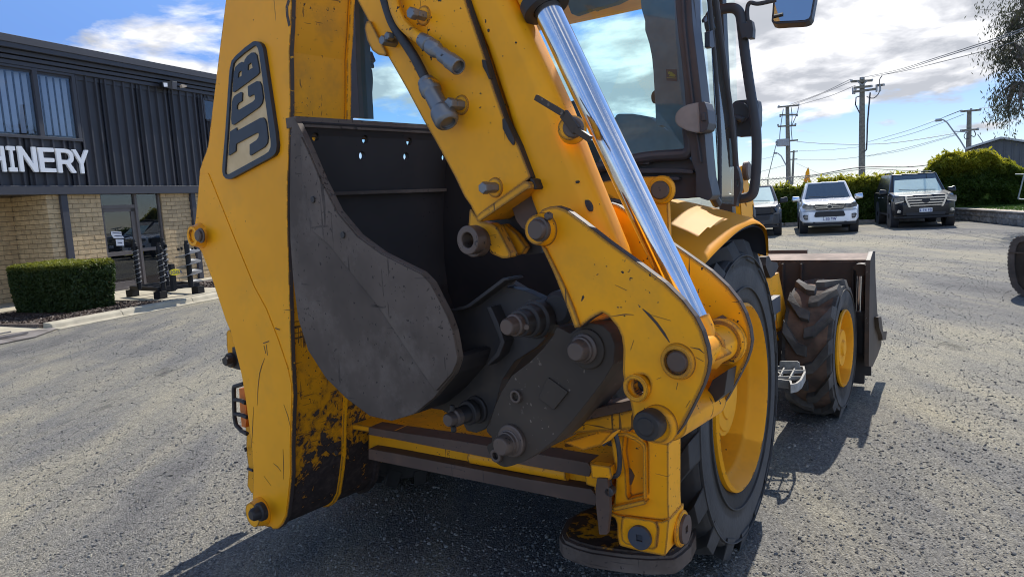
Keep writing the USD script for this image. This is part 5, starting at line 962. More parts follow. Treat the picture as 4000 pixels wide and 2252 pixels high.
for q in ((a_d0 + .05, a_j1 - .05, zb + .1, dzt - .05), (a_d0 + .05, a_j1 - .05, dzt + .05, z_beam0), (a_j1 + .02, a_d1 - .06, zb + .06, z_beam0)): part(dr, 'glass', fbox(q[0], q[1], DO - .004, DO + .002, q[2], q[3]), M_wing, smooth=False)
part(dr, 'handle', [rhull([A3 for A3 in (F0.hit(px('U', [(500, 455)])[0]) + fn * .05, F0.hit(px('U', [(535, 430)])[0]) + fn * .05)], .02)], M_zinc)
for k_, (q, lines) in enumerate((([(142, 98), (312, 100), (325, 165), (368, 212), (190, 215), (145, 150)], [((170, 122), (312, 132)), ((200, 172), (330, 178))]), ([(222, 230), (352, 232), (362, 335), (234, 340)], [((255, 288), (328, 292))]))):
    nt = part(dr, 'notice', prism(FP(DO - .012), q, .003, 'U'), M_paper, ('tilted white notice', 'small white notice')[k_])
    for la, lb in lines: part(dr, 'notice_print', prism(FP(DO - .014), [(la[0], la[1] - 7), (lb[0], lb[1] - 7), (lb[0], lb[1] + 7), (la[0], la[1] + 7)], .002, 'U'), M_ink)
part(bld, 'lobby', [fbox(a_d0 - .2, a_d1 + .2, WO + 1.5, WO + 1.55, zb, z_beam0), fbox(a_d0 - .2, a_d0 - .1, WO + .18, WO + 1.5, zb, z_beam0), fbox(a_d1 + .1, a_d1 + .2, WO + .18, WO + 1.5, zb, z_beam0)], M_dark)
part(bld, 'counter', fbox(a_j1 + .1, a_d1 - .1, WO + .7, WO + 1.1, A('U', (800, 380))[1] - .15, A('U', (800, 310))[1] - .15), M_signy)

# ------------------------------------------------------------------ path, bed, kerb
KO = 11.5
path_m = [fbox(a0_, 21, WO - .6, WO + 1.2, .0, zb)]
struct('footpath', path_m, M_conc)
struct('concrete_pad', fbox(10.62, 12.6, KO + .25, WO - .602, .0, zb - .004), M_conc)
kp = [(0, 0), (.0, .10), (.03, .13), (.26, .14), (.30, .12), (.30, 0)]
def kerb(a0, a1):
    pts = [(KO + x, z) for x, z in ((-.17, 0), (-.17, .012), (0, .02), (.03, .085), (.07, .105), (.22, .11), (.24, 0))]; P = Polygon([(o, z) for o, z in pts]); m = ext(P, a1 - a0)
    T = np.eye(4); T[:3, 0] = -fn; T[:3, 1] = [0, 0, 1]; T[:3, 2] = fu; T[:3, 3] = fu * a0; m.apply_transform(T)
    m.invert() if m.volume < 0 else None; return m
kb = thing('kerb', 'pale concrete kerb along the garden bed and gravel', 'kerb', fw(10, KO, 0), FAZ)
ks = [8.0, 9.35, 11.0, 12.7, 14.4, 16.1, 18.0, 20.0]
for k0, k1 in zip(ks[:-1], ks[1:]): part(kb, 'kerb_stone', kerb(k0 + .006, k1 - .006), M_conc, smooth=20)
struct('driveway_apron', [trimesh.convex.convex_hull(np.array([fw(a_, o_, z_) for a_ in (2.5, 7.94) for o_, z_ in ((KO - .05, .004), (KO - .05, .03), (KO + 2.9, .004), (KO + 2.9, .10))]))], M_conc)
rp = thing('steel_ramp_plate', 'long flat steel ramp plate lying at the end of the kerb', 'ramp plate', fw(7, KO - .3, 0), FAZ)
part(rp, 'plate', [trimesh.convex.convex_hull(np.array([fw(a_, o_, z_) for a_, s_ in ((3.0, 1.0), (7.35, .8), (8.0, .12)) for o_, z_ in ((KO - .02 - .62 * s_, .012), (KO - .02 - .62 * s_, .020), (KO - .02, .012), (KO - .02, .032 + .05 * s_))]))], M_plate)
part(rp, 'raised_rib', [bar(fw(3.0, KO - .36, .075), fw(7.4, KO - .28, .07), .035, .03), bar(fw(3.0, KO - .05, .10), fw(7.3, KO - .04, .10), .03, .02)], M_plate)
struct('garden_bed', fbox(7.95, 20.0, KO + .245, WO - .605, -.2, .095), M_mulch, cat_='garden bed', label='bark mulch bed behind the kerb')
def chips():
    n = 11000; a = rng.uniform(8.0, 14.0, n); o = rng.uniform(KO + .27, WO - .65, n); keep = ~((a > 10.60) & (a < 12.62)); a, o = a[keep], o[keep]
    P = fu * a[:, None] - fn * o[:, None] + np.array([0, 0, .098]) + rng.normal(size=(len(a), 3)) * [0, 0, .006]
    m = leaves(P, np.tile([0, 0, 1.0], (len(P), 1)), .028, rng, .55, .45); struct('bark_chips', m, M_chipm, 'loose bark chips on the garden bed', 'stuff', 'bark chips', smooth=False)
M_chipm = leafmat('bark_chips', [(.06, .04, .03), (.12, .085, .06), (.20, .15, .11), (.30, .25, .20)], .05)
chips()

# ------------------------------------------------------------------ hedges
def box_hedge(name, label, c, az, w, d, h, z0, n, size, mat, core, grp=None, bulge=.06, rand=.75, shoots=0, seed=1, taper=.0, lump=.10, lf=1.6, dome=0.0):
    """Clipped hedge: leaves over a lumpy box surface round a dark twiggy core."""
    g = np.random.default_rng(seed); t = thing(name, label, 'hedge', (c[0], c[1], z0), az, grp, world=False)
    area = [w * d, w * h, w * h, d * h, d * h]; k = g.choice(5, n, p=np.array(area) / sum(area)); u, v = g.random(n), g.random(n); P = np.zeros((n, 3)); Nn = np.zeros((n, 3))
    for f, (fx, nn) in enumerate(((lambda u, v: (w * (u - .5), d * (v - .5), h + 0 * u), (0, 0, 1)), (lambda u, v: (w * (u - .5), -d / 2 + 0 * u, h * v), (0, -1, 0)), (lambda u, v: (w * (u - .5), d / 2 + 0 * u, h * v), (0, 1, 0)), (lambda u, v: (-w / 2 + 0 * u, d * (u - .5), h * v), (-1, 0, 0)), (lambda u, v: (w / 2 + 0 * u, d * (u - .5), h * v), (1, 0, 0)))):
        i = k == f; P[i] = np.stack(fx(u[i], v[i]), -1); Nn[i] = nn
    rr = min(.16, h * .15); q = np.array([w / 2 - rr, d / 2 - rr]); cc = P.copy(); cc[:, :2] = np.clip(P[:, :2], -q, q); cc[:, 2] = np.minimum(P[:, 2], h - rr); dv = P - cc; L_ = np.linalg.norm(dv, axis=1, keepdims=True); P = cc + dv / np.maximum(L_, 1e-6) * np.minimum(L_, rr)
    lumps = (meshkit.fbm(P * lf + seed * 7.3, 3, seed) - .5)[:, None] * 2 * lump
    sh_ = 1 - taper * (1 - P[:, 2:3] / h); P[:, :2] *= sh_
    P = P + Nn * lumps - Nn * (g.random(n)[:, None] ** 2) * .10
    if dome: P[:, 2] *= 1 - dome * (np.abs(P[:, 0] + .1 * w) / (w / 2)) ** 2.2
    if shoots:
        k_ = g.choice(np.nonzero(Nn[:, 2] > .5)[0], shoots); E_ = [P[k_] + g.normal(size=(shoots, 3)) * [.03, .03, 0] + np.array([0, 0, 1.0]) * (g.random(shoots)[:, None] * s_) for s_ in (.05, .10, .16, .20, .24)]; P = np.vstack([P] + E_); Nn = np.vstack([Nn] + [np.tile([0, 0, .3], (shoots, 1))] * 5)
    part(t, 'foliage', leaves(P, Nn, size, g, rand, .48), mat, smooth=False)
    b = trimesh.creation.box([1, 1, 1]).subdivide().subdivide().subdivide(); b.apply_translation([0, 0, .5]); b.apply_scale([w - .30, d - .30, h - .2]); bv = b.vertices; bv[:, :2] *= 1 - taper * (1 - bv[:, 2:3] / h); bv[:, 2] *= 1 - dome * (np.abs(bv[:, 0] + .1 * w) / (w / 2)) ** 2.2
    b.vertices = bv + (meshkit.fbm(bv * 1.6 + seed, 3, seed)[:, None] - .5) * .1
    part(t, 'twig_core', b, core)
    return t
M_core = plain('hedge_core', (.045, .07, .016), rough=.95, var=.5, scale=14, bump=1.0, bscale=25)
M_core2 = plain('golden_hedge_core', (.08, .12, .016), rough=.95, var=.5, scale=9, bump=1.0, bscale=18)
M_lf1 = leafmat('box_hedge_leaf', [(.04, .07, .018), (.07, .105, .024), (.11, .15, .032), (.17, .21, .045)], .36, .80, .95, (.46, .44, .05))  # lighter top: young growth plus sunlight put into the leaf colour
M_lf2 = leafmat('golden_hedge_leaf', [(.07, .12, .016), (.12, .19, .022), (.18, .26, .03), (.30, .36, .04)], .48, 1.2, 1.9, (.66, .56, .035))
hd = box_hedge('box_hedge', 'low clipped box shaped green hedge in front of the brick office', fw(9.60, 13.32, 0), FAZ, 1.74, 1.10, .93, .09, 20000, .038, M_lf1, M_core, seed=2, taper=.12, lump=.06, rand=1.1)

# ------------------------------------------------------------------ rack of augers
rk = thing('auger_rack', 'low black steel rack standing on the concrete pad', 'display rack', fw(11.0, 12.6, 0), FAZ)
PZ = zb
fA, fB, fC = ground(px('U', [(975, 1215)])[0], PZ), ground(px('U', [(510, 1180)])[0], PZ), ground(px('U', [(1600, 1125)])[0], PZ)
fD = fB + fC - fA; hR = .15; upv = np.array([0, 0, 1.0])
for k_, p_ in enumerate((fA, fB, fC, fD)): part(rk, 'leg', obox(p_ + upv * hR * .5, (.09, .09, hR * .5), (fu, fn, upv)), M_blk)
for a_, b_ in ((fA, fB), (fA, fC), (fB, fD), (fC, fD), ((fA + fB) / 2, (fC + fD) / 2)): part(rk, 'rail', bar(a_ + upv * (hR + .04), b_ + upv * (hR + .04), .10, .08), M_blk)
def onrack(q, z=hR + PZ + .06): return ground(px('U', [q])[0], z)
post = onrack((1195, 1075)); ptop = A2 = None
def atdist(p, ref):
    r = ray(p); d = math.hypot(ref[0], ref[1]) / math.hypot(r[0], r[1]); return EYEP + r * d
pt = atdist(px('U', [(1180, 640)])[0], post)
part(rk, 'sign_post', bar(post, [post[0], post[1], pt[2]], .085, .085, fn), M_blk)
sg = [atdist(px('U', [q])[0], post * 1.0) for q in ((1205, 775), (1108, 775), (1205, 722))]
sw, shh = np.linalg.norm(sg[0] - sg[1]), np.linalg.norm(sg[0] - sg[2]); sn = -EYEP * 0 - np.array([post[0], post[1], 0]); sn /= np.linalg.norm(sn); sr = np.cross([0, 0, 1], sn)
so = sg[0] + sn * .08
def flat(P2, o, t): 
    m = ext(P2, t); T = np.eye(4); T[:3, :3] = np.array([sr, [0, 0, 1], sn]).T; T[:3, 3] = o; m.apply_transform(T); return m
part(rk, 'sign', flat(Polygon(circ((0, 0), sw, 32, shh)), so, .01), M_signy, 'oval yellow sign')
tx = meshkit.text_mesh('DIGGA', .06, .003, bold=True); tx.apply_translation(-tx.bounds.mean(0)); T_ = np.eye(4); T_[:3, :3] = np.array([sr, [0, 0, 1], sn]).T; T_[:3, 3] = so + sn * .013; tx.apply_transform(T_); part(rk, 'sign_lettering', tx, M_ink)
def auger(label, top, base, r, turns, head=True, phase=0.0, rs=.035):
    p0 = onrack(base); p1 = atdist(px('U', [top])[0], p0); h = p1[2] - p0[2]
    t = thing('auger', label, 'auger', (p0[0], p0[1], p0[2]), FAZ, 'earth augers standing on the rack', world=False)
    part(t, 'shaft', lathe([(0, 0), (rs, 0), (rs, h * .93), (rs * .75, h * .94), (rs * .75, h), (0, h)], [0, 0, 0], [0, 0, 1], 14), M_blk)
    n = int(turns * 20); V = []; Fc = []
    for i in range(n + 1):
        a_ = 2 * pi * i / 20 + phase; z = h * (.10 + .72 * i / n); c_, s_ = math.cos(a_), math.sin(a_)
        for rr, dz in ((rs * .9, .004), (r, .004), (r, -.004), (rs * .9, -.004)): V.append((rr * c_, rr * s_, z + dz))
    for i in range(n):
        for j in range(4): q, w = 4 * i + j, 4 * i + (j + 1) % 4; Fc += [(q, w, w + 4), (q, w + 4, q + 4)]
    part(t, 'flight', trimesh.Trimesh(np.array(V), np.array(Fc), process=False), M_galv, smooth=20)
    if head: [part(t, 'cutting_tooth', q_, M_blk) for q_ in [abox(r * f_ - .02, r * f_ + .02, -.012, .012, h * .80, h * (.84 + .03 * (k % 2))) for k, f_ in enumerate((-.95, -.6, .6, .95))] + [abox(-.012, .012, r * f_ - .02, r * f_ + .02, h * .80, h * .86) for f_ in (-.9, .9)]]
    return t
auger('slim black auger standing leftmost on the rack, before the door', (585, 235), (620, 1060), .066, 8, phase=2.6, rs=.045)
auger('slim black auger at the front middle of the rack, nearest the kerb', (1000, 290), (1020, 1060), .075, 6, phase=2.4, rs=.05)
auger('tall slim auger at the back middle of the rack, just left of the yellow sign', (1062, 210), (1085, 1010), .085, 6.5, phase=.2, rs=.05)
auger('wide auger with broad silver flights standing rightmost on the rack', (1430, 250), (1480, 1020), .24, 3.2, phase=.9, rs=.052)

# ------------------------------------------------------------------ parked vehicles
def car(name, label, loc, az, K):
    t = thing(name, label, K['cat'], loc, az, None, world=False); w = K['w']; paint = K['paint']
    mir = lambda P: [(sx * x, y, z) for x, y, z in P for sx in (1, -1)]
    def lp(pts, y, d, sym=False, r=0.0):
        P = poly(pts); P = P.buffer(-r).buffer(2 * r, quad_segs=3).buffer(-r) if r else P; ms = []
        for f in ((1, -1) if sym else (1,)):
            Q = affinity.scale(P, f, 1, origin=(0, 0)); m = ext(Q, d); T = np.eye(4); T[:3, :3] = np.array([[-1, 0, 0], [0, 0, 1], [0, 1, 0]]).T; T[:3, 3] = (0, y - d, 0); m.apply_transform(T); ms.append(m)
        return ms
    b = part(t, 'body', [rhull(mir(P), r, 1) for P, r in K['hulls']], paint, smooth=40)
    for P, r in K.get('lower', ()): part(b, 'bumper_lower', rhull(mir(P), r), M_carp, smooth=40)
    def quad(P4, off=.012, mat=M_cglass, name='windscreen', pa=None):
        P = np.array(P4, float); nn = np.cross(P[1] - P[0], P[2] - P[0]); nn /= np.linalg.norm(nn); nn = nn if (nn[1] > 0 or abs(nn[0]) > .8) else -nn
        if abs(nn[0]) > .8 and nn[0] * P[0][0] < 0: nn = -nn
        return part(pa or t, name, trimesh.convex.convex_hull(np.vstack([P + nn * off, P - nn * .01])), mat, smooth=False)
    ws = quad(K['screen'])
    if K.get('shade'):
        P = np.array(K['screen'], float); f = K['shade']; lo_ = P[:2] + (P[0:2].mean(0) - P[:2]) * .04; hi_ = P[:2] + (P[[3, 2]] - P[:2]) * f; hi_ = hi_ + (hi_.mean(0) - hi_) * .06
        quad([lo_[0], lo_[1], hi_[1], hi_[0]], .016, M_shade, 'sunshade', ws)
    part(ws, 'wiper', [bar((-.55, K['screen'][0][1] + .05, K['screen'][0][2] + .05), (.0, K['screen'][0][1] + .03, K['screen'][0][2] + .08), .02, .02), bar((0, K['screen'][0][1] + .05, K['screen'][0][2] + .05), (.6, K['screen'][0][1] + .02, K['screen'][0][2] + .10), .02, .02)], M_carp)
    for P4 in K['sides']:
        for f in (1, -1): quad([(f * x, y, z) for x, y, z in P4], .012, M_cglass, 'side_window')
    F = K['front']
    for nm, mt, items in F:
        for pts, y, d, sym, r in items:
            ms = lp(pts, y, d, sym, r)
            for m in ms: part(t, nm, m, mt, smooth=30)
    for f in (1, -1):
        m_ = part(t, 'mirror', rhull([(f * (w + .02), K['my'], K['mz']), (f * (w + .20), K['my'] + .02, K['mz'] + .02), (f * (w + .02), K['my'], K['mz'] + .10), (f * (w + .19), K['my'], K['mz'] + .12)], .045), K.get('mpaint', paint))
        part(m_, 'mirror_stalk', bar((f * (w - .10), K['my'] - .03, K['mz'] - .03), (f * (w + .05), K['my'], K['mz']), .05, .05), M_carp)
    for y in (0.0, -K['wb']):
        for f in (1, -1):
            o_ = np.array([f * (w - .13), y, K['wr']]); q = part(t, 'wheel', lathe([(.21, -.11), (K['wr'] * .9, -.13), (K['wr'], -.09), (K['wr'], .09), (K['wr'] * .9, .13), (.22, .12), (.21, .08)], o_, [f, 0, 0], 28), M_rubber)
            part(q, 'wheel_rim', lathe([(.22, .10), (.20, .07), (.08, .06), (.05, .09), (0, .09)], o_, [f, 0, 0], 20), K.get('rim', M_gal))
            part(t, 'wheel_arch', lathe([(K['wr'] + .07, -.12), (K['wr'] + .07, .139), (.1, .137)], o_ - [f * .0, 0, 0], [f, 0, 0], 28), M_carp)
    for item in K.get('extra', ()): part(t, item[0], item[1], item[2], smooth=30)
    if not K['plate']: return t
    tx = meshkit.text_mesh(K['plate'], .075, .004, bold=True); tx.apply_translation(-tx.bounds.mean(0)); T = np.eye(4); T[:3, :3] = np.array([[-1, 0, 0], [0, 0, 1], [0, 1, 0]]).T; T[:3, 3] = (0, K['py'] + .006, K['pz']); tx.apply_transform(T)
    pl_ = part(t, 'number_plate', lp([(-.19, K['pz'] - .065), (.19, K['pz'] - .065), (.19, K['pz'] + .065), (-.19, K['pz'] + .065)], K['py'], .02)[0], M_white)
    part(pl_, 'plate_lettering', tx, M_plateb)
    return t
# white utility with chrome grille
UT = dict(cat='pickup truck', w=.915, paint=M_carw, wr=.385, wb=3.08, rim=M_gal, my=-.55, mz=1.13, mpaint=M_cchr, plate='L 85 TW', py=.925, pz=.50,
    hulls=[([(.60, .86, .44), (.78, .72, .44), (.62, .84, .70), (.80, .68, .74), (.86, .42, .50), (.86, .42, .88)], .06), ([(.70, .72, .80), (.84, .45, .86), (.62, .74, .94), (.78, .48, 1.03), (.78, -.45, 1.12), (.86, -.45, .95), (.66, .60, .99)], .05),
           ([(.86, -.45, .50), (.86, -.45, 1.02), (.86, -4.3, .55), (.86, -4.3, 1.02), (.82, -4.35, .8)], .05), ([(.80, -.50, 1.08), (.80, -2.75, 1.08), (.61, -1.22, 1.69), (.61, -2.35, 1.69)], .05)],
    lower=[([(.60, .84, .33), (.78, .70, .33), (.82, .40, .33), (.60, .84, .38), (.82, .40, .38)], .04)],
    screen=[(-.73, -.40, 1.15), (.73, -.40, 1.15), (.585, -1.14, 1.69), (-.585, -1.14, 1.69)], sides=[[(.80, -.80, 1.15), (.80, -2.6, 1.15), (.66, -2.35, 1.62), (.66, -1.25, 1.62)]],
    front=[('grille', M_carp, [([(-.45, 1.00), (.45, 1.00), (.50, .95), (.42, .80), (-.42, .80), (-.50, .95)], .905, .05, False, .015)]),
           ('grille_bar', M_cchr, [([(-.44, .985), (.44, .985), (.46, .965), (-.46, .965)], .925, .02, False, 0), ([(-.46, .93), (.46, .93), (.46, .905), (-.46, .905)], .925, .02, False, 0), ([(-.44, .875), (.44, .875), (.43, .85), (-.43, .85)], .925, .02, False, 0)]),
           ('grille_emblem', M_cchr, [(circ((0, .90), .095, 24, .068), .945, .02, False, 0)]), ('emblem_inner', M_carp, [(circ((0, .90), .075, 24, .050), .950, .01, False, 0)]),
           ('headlight', M_lamp, [([(.46, .985), (.62, 1.0), (.80, 1.03), (.85, .96), (.84, .88), (.62, .84), (.48, .85)], .845, .14, True, .015)]),
           ('lower_grille', M_carp, [([(-.43, .75), (.43, .75), (.48, .60), (.44, .57), (-.44, .57), (-.48, .60)], .925, .05, False, .02)]),
           ('fog_recess', M_carp, [([(.62, .64), (.80, .66), (.83, .62), (.78, .50), (.64, .49)], .875, .10, True, .02)]), ('fog_light', M_lamp, [(circ((.735, .585), .055, 18), .89, .05, True, 0)]),
           ('tow_slot', M_dark, [([(.45, .44), (.52, .44), (.52, .38), (.45, .38)], .905, .03, True, 0)])],
    extra=[('bonnet_seam', cat([tube([(f * .80, .50, 1.035), (f * .80, -.40, 1.135)], .008, 5) for f in (1, -1)] + [tube([(-.62, .765, 1.005), (.62, .765, 1.005)], .007, 5), tube([(-.84, .80, .775), (.84, .80, .775)], .005, 5)]), M_carp), ('plate_edge', abox(-.205, .205, .895, .915, .425, .575), M_carp), ('aerial', tube([(-.2, -1.3, 1.72), (-.2, -1.36, 1.86)], .012, 6), M_carp)])  # dark bonnet tubes paint the shadow lines of the panel gaps
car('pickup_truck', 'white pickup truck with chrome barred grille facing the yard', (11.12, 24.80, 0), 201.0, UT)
# black four-wheel drive
LCX = dict(cat='suv', w=.97, paint=M_cark, wr=.40, wb=2.85, my=-.62, mz=1.17, plate='I 76 FS', py=.965, pz=.60, rim=M_cchr,
    hulls=[([(.66, .88, .46), (.84, .70, .46), (.66, .88, .80), (.86, .66, .84), (.91, .40, .50), (.91, .40, .95)], .06), ([(.74, .72, .86), (.90, .42, .95), (.74, .66, 1.06), (.86, .40, 1.08), (.86, -.55, 1.17), (.91, -.55, 1.0)], .05), ([(.91, -.5, .50), (.91, -.5, 1.10), (.91, -3.85, .55), (.91, -3.85, 1.15), (.86, -4.0, .8)], .06),
           ([(.86, -.60, 1.12), (.86, -3.9, 1.12), (.68, -1.30, 1.80), (.69, -3.6, 1.80)], .06)],
    lower=[([(.66, .86, .36), (.84, .68, .36), (.88, .40, .36), (.66, .86, .42), (.88, .40, .42)], .04)],
    screen=[(-.78, -.50, 1.20), (.78, -.50, 1.20), (.66, -1.22, 1.80), (-.66, -1.22, 1.80)], shade=.72, sides=[[(.86, -.95, 1.2), (.86, -2.0, 1.2), (.735, -1.95, 1.73), (.735, -1.4, 1.73)], [(.86, -2.1, 1.2), (.86, -3.6, 1.2), (.735, -3.45, 1.73), (.735, -2.05, 1.73)]],
    front=[('grille', M_carp, [([(-.58, 1.05), (.58, 1.05), (.56, .92), (.46, .72), (-.46, .72), (-.56, .92)], .94, .06, False, .015)]),
           ('grille_surround', M_cchr, [([(.56, 1.08), (.63, 1.08), (.62, .98), (.52, .72), (.46, .70), (.47, .76), (.56, .96)], .96, .06, True, .006)]),
           ('grille_bar', M_cchr, [([(-.57, 1.04), (.57, 1.04), (.57, 1.005), (-.57, 1.005)], .965, .03, False, 0), ([(-.55, .955), (.55, .955), (.54, .92), (-.54, .92)], .965, .03, False, 0), ([(-.51, .865), (.51, .865), (.49, .83), (-.49, .83)], .965, .03, False, 0), ([(-.47, .775), (.47, .775), (.46, .745), (-.46, .745)], .965, .03, False, 0)]),
           ('grille_emblem', M_carp, [(circ((0, .92), .12, 24, .085), .985, .02, False, 0)]),
           ('headlight', M_lamp, [([(.60, 1.06), (.76, 1.07), (.92, 1.04), (.94, .95), (.92, .86), (.68, .88), (.64, .93)], .80, .22, True, .015)]), ('lamp_strip', M_cchr, [([(.63, .93), (.92, .875), (.90, .845), (.66, .89)], .83, .16, True, 0)]),
           ('fog_light', M_cchr, [([(.70, .60), (.82, .64), (.86, .54), (.72, .53)], .88, .16, True, .01)]), ('fog_lamp_lens', M_lamp, [(circ((.755, .57), .035, 14), .89, .05, True, 0)]), ('lower_grille', M_carp, [([(-.60, .53), (.60, .53), (.56, .43), (-.56, .43)], .945, .05, False, .01)])],
    extra=[('roof_rail', cat([tube(curve([(f * .62, -1.6, 1.86), (f * .62, -1.8, 1.92), (f * .62, -3.2, 1.92), (f * .62, -3.4, 1.86)], 4), .022, 8) for f in (1, -1)]), M_carp), ('chrome_trim', cat([bar((f * .945, -.9, 1.165), (f * .945, -3.7, 1.18), .02, .025) for f in (1, -1)]), M_cchr), ('side_step', cat([abox(min(f * .80, f * .96), max(f * .80, f * .96), -2.4, -.5, .42, .47) for f in (1, -1)]), M_carp), ('door_handle', cat([rhull([(f * .985, y, 1.02), (f * .985, y - .18, 1.02)], .016) for f in (1, -1) for y in (-1.45, -2.5)]), M_cchr)])
car('large_four_wheel_drive', 'black four wheel drive with sunshade in its windscreen and chrome grille', (14.42, 24.95, 0), 200.0, LCX)
RG = dict(UT); RG.update(cat='pickup truck', paint=M_carg, mpaint=M_carp, shade=.95, plate='', py=.92, pz=.5, rim=M_carp)
RG['front'] = [('grille', M_carp, [([(-.56, 1.02), (.56, 1.02), (.56, .78), (-.56, .78)], .90, .05, False, .02)]), ('grille_bar', M_carg, [([(-.54, .92), (.54, .92), (.54, .88), (-.54, .88)], .915, .02, False, 0)]), ('headlight', M_lamp, [([(.56, 1.02), (.84, 1.03), (.86, .96), (.84, .76), (.66, .75), (.66, .79), (.79, .80), (.78, .96), (.56, .98)], .86, .16, True, .01)]),
               ('lower_grille', M_carp, [([(-.55, .72), (.55, .72), (.52, .56), (-.52, .56)], .925, .05, False, .02)]), ('skid_plate', M_cchr, [([(-.40, .50), (.40, .50), (.36, .42), (-.36, .42)], .915, .05, False, .01)])]
RG['plate'] = ''
RG['extra'] = UT['extra'][:1] and [('sports_bar', cat([tube([(f * .75, -2.75, 1.05), (f * .68, -2.85, 1.62)], .03, 8) for f in (1, -1)]), M_carp)]
car('pickup_truck', 'dark grey pickup truck half hidden by the loader cab', (8.72, 25.35, 0), 200.0, RG)

# ------------------------------------------------------------------ hedges, wall and lawn behind the vehicles
HG = 'golden hedges behind the parked vehicles'
def gh(label, l, r, topz, z0, d, n, seed, lump=.16, taper=.03, dome=0.0):
    l, r = np.array(l), np.array(r); v = r - l; w = np.linalg.norm(v[:2]); az_ = math.degrees(math.atan2(v[0], v[1])) - 90; back = np.array([math.sin(math.radians(az_)), math.cos(math.radians(az_)), 0])
    c = (l + r) / 2 + back * d / 2
    return box_hedge('hedge', label, c, az_, w, d, topz - z0, z0, n, .105, M_lf2, M_core2, HG, seed=seed, taper=taper, lump=lump, lf=2.2, dome=dome, rand=1.25, shoots=int(n / 120))
gh('low golden topped hedge left of the white pickup truck', (9.6, 31.9, 0), (13.25, 30.5, 0), 1.60, .08, 1.4, 12000, 5, .26)
gh('golden topped hedge between the white pickup truck and the black four wheel drive', (13.1, 30.1, 0), (17.2, 28.6, 0), 1.78, .08, 1.5, 13000, 6, .26)
gh('tall rounded golden green hedge on the raised lawn, right of the black four wheel drive', (17.05, 29.0, 0), (19.9, 27.35, 0), 2.50, .42, 1.8, 22000, 7, .42, .08, .30)
tp_ = None
gh('small golden hedge end at the right picture edge behind the tall hedge', (21.3, 28.6, 0), (24.5, 27.6, 0), 1.35, .45, 1.2, 5000, 9, .26)
kbk = thing('timber_edging', 'low dark edging board along the foot of the hedges', 'garden edging', (12, 31, 0), 0)
for a_, b_ in (((8.0, 32.3), (11.9, 30.85)), ((11.95, 30.83), (15.0, 29.15)), ((15.05, 29.12), (17.1, 28.0))): part(kbk, 'board', bar((a_[0], a_[1], .06), (b_[0], b_[1], .06), .08, .13), M_stone)
# retaining wall: two courses of rough blocks under a coping
rw = thing('retaining_wall', 'low retaining wall of rough grey stone blocks below the lawn', 'wall', (16.5, 25, 0), 0)
wp = [np.array([17.35, 28.0]), np.array([17.0, 26.3]), np.array([16.4, 24.0]), np.array([15.75, 21.6]), np.array([15.0, 19.0])]
g_ = np.random.default_rng(11)
def along_wall(s):
    for a_, b_ in zip(wp[:-1], wp[1:]):
        L_ = np.linalg.norm(b_ - a_)
        if s <= L_: d_ = (b_ - a_) / L_; return a_ + d_ * s, d_
        s -= L_
    return wp[-1], (wp[-1] - wp[-2]) / np.linalg.norm(wp[-1] - wp[-2])
Lw = sum(np.linalg.norm(b_ - a_) for a_, b_ in zip(wp[:-1], wp[1:]))
def rough_block(w, d, h, seed):
    b = trimesh.creation.box([w, d, h]).subdivide().subdivide(); v = b.vertices; f = v[:, 1] < -d / 2 + 1e-6; nz = meshkit.fbm(v * 9 + seed * 3.1, 3, seed) - .5; v[f, 1] += nz[f] * .06 + .025 * ((np.abs(v[f, 0]) > w * .45) | (np.abs(v[f, 2]) > h * .45)); b.vertices = v; return b
for row in range(2):
    s = .0 if row == 0 else -.2
    while s < Lw:
        w_ = g_.uniform(.26, .42); p_, d_ = along_wall(max(0, s + w_ / 2)); nrm_ = np.array([d_[1], -d_[0]]); nrm_ = nrm_ if nrm_ @ (-p_) > 0 else -nrm_
        m = rough_block(w_ - .015, .25, .195, int(g_.integers(1000))); T = np.eye(4); T[:3, 0] = [-nrm_[1], nrm_[0], 0]; T[:3, 1] = [-nrm_[0], -nrm_[1], 0]; T[:3, 0] = np.cross(T[:3, 1], [0, 0, 1]); T[:3, 2] = [0, 0, 1]; T[:3, 3] = [*(p_ - nrm_ * .12), .10 + row * .20]; m.apply_transform(T)
        part(rw, 'stone_block', m, M_stone, smooth=False); s += w_
part(rw, 'coping', [trimesh.convex.convex_hull(np.array([[*(p_ + n_ * k_), z_] for p_ in (a_, b_) for k_ in (-.45, .03) for z_ in (.405, .45)])) for a_, b_ in zip(wp[:-1], wp[1:]) for n_ in [np.array([(b_ - a_)[1], -(b_ - a_)[0]]) / np.linalg.norm(b_ - a_) * (1 if np.array([(b_ - a_)[1], -(b_ - a_)[0]]) @ (-a_) > 0 else -1)]], M_cope)
lawn = Polygon([tuple(p_ + np.array([.35, .1])) for p_ in wp] + [(60, 10), (70, 60), (17.6, 30)])
lm = ext(lawn, .44); struct('lawn', lm, M_grass, 'raised green lawn behind the stone wall', 'structure', 'lawn', smooth=False)
def grass():
    n = 26000; P = np.stack([g_.uniform(16.2, 24, n), g_.uniform(20, 29.5, n), np.full(n, .44)], -1); from_ = np.array([lawn.contains(__import__('shapely').Point(x, y)) for x, y in P[:, :2]]); P = P[from_]
    m = leaves(P + [0, 0, .02], np.tile([1.0, 0, .2], (len(P), 1)), .04, g_, 1.2, .25); struct('grass', m, leafmat('grass_blades', [(.07, .13, .02), (.12, .20, .03), (.20, .28, .05)], .3), 'short green grass on the raised lawn', 'stuff', 'grass', smooth=False)
grass()

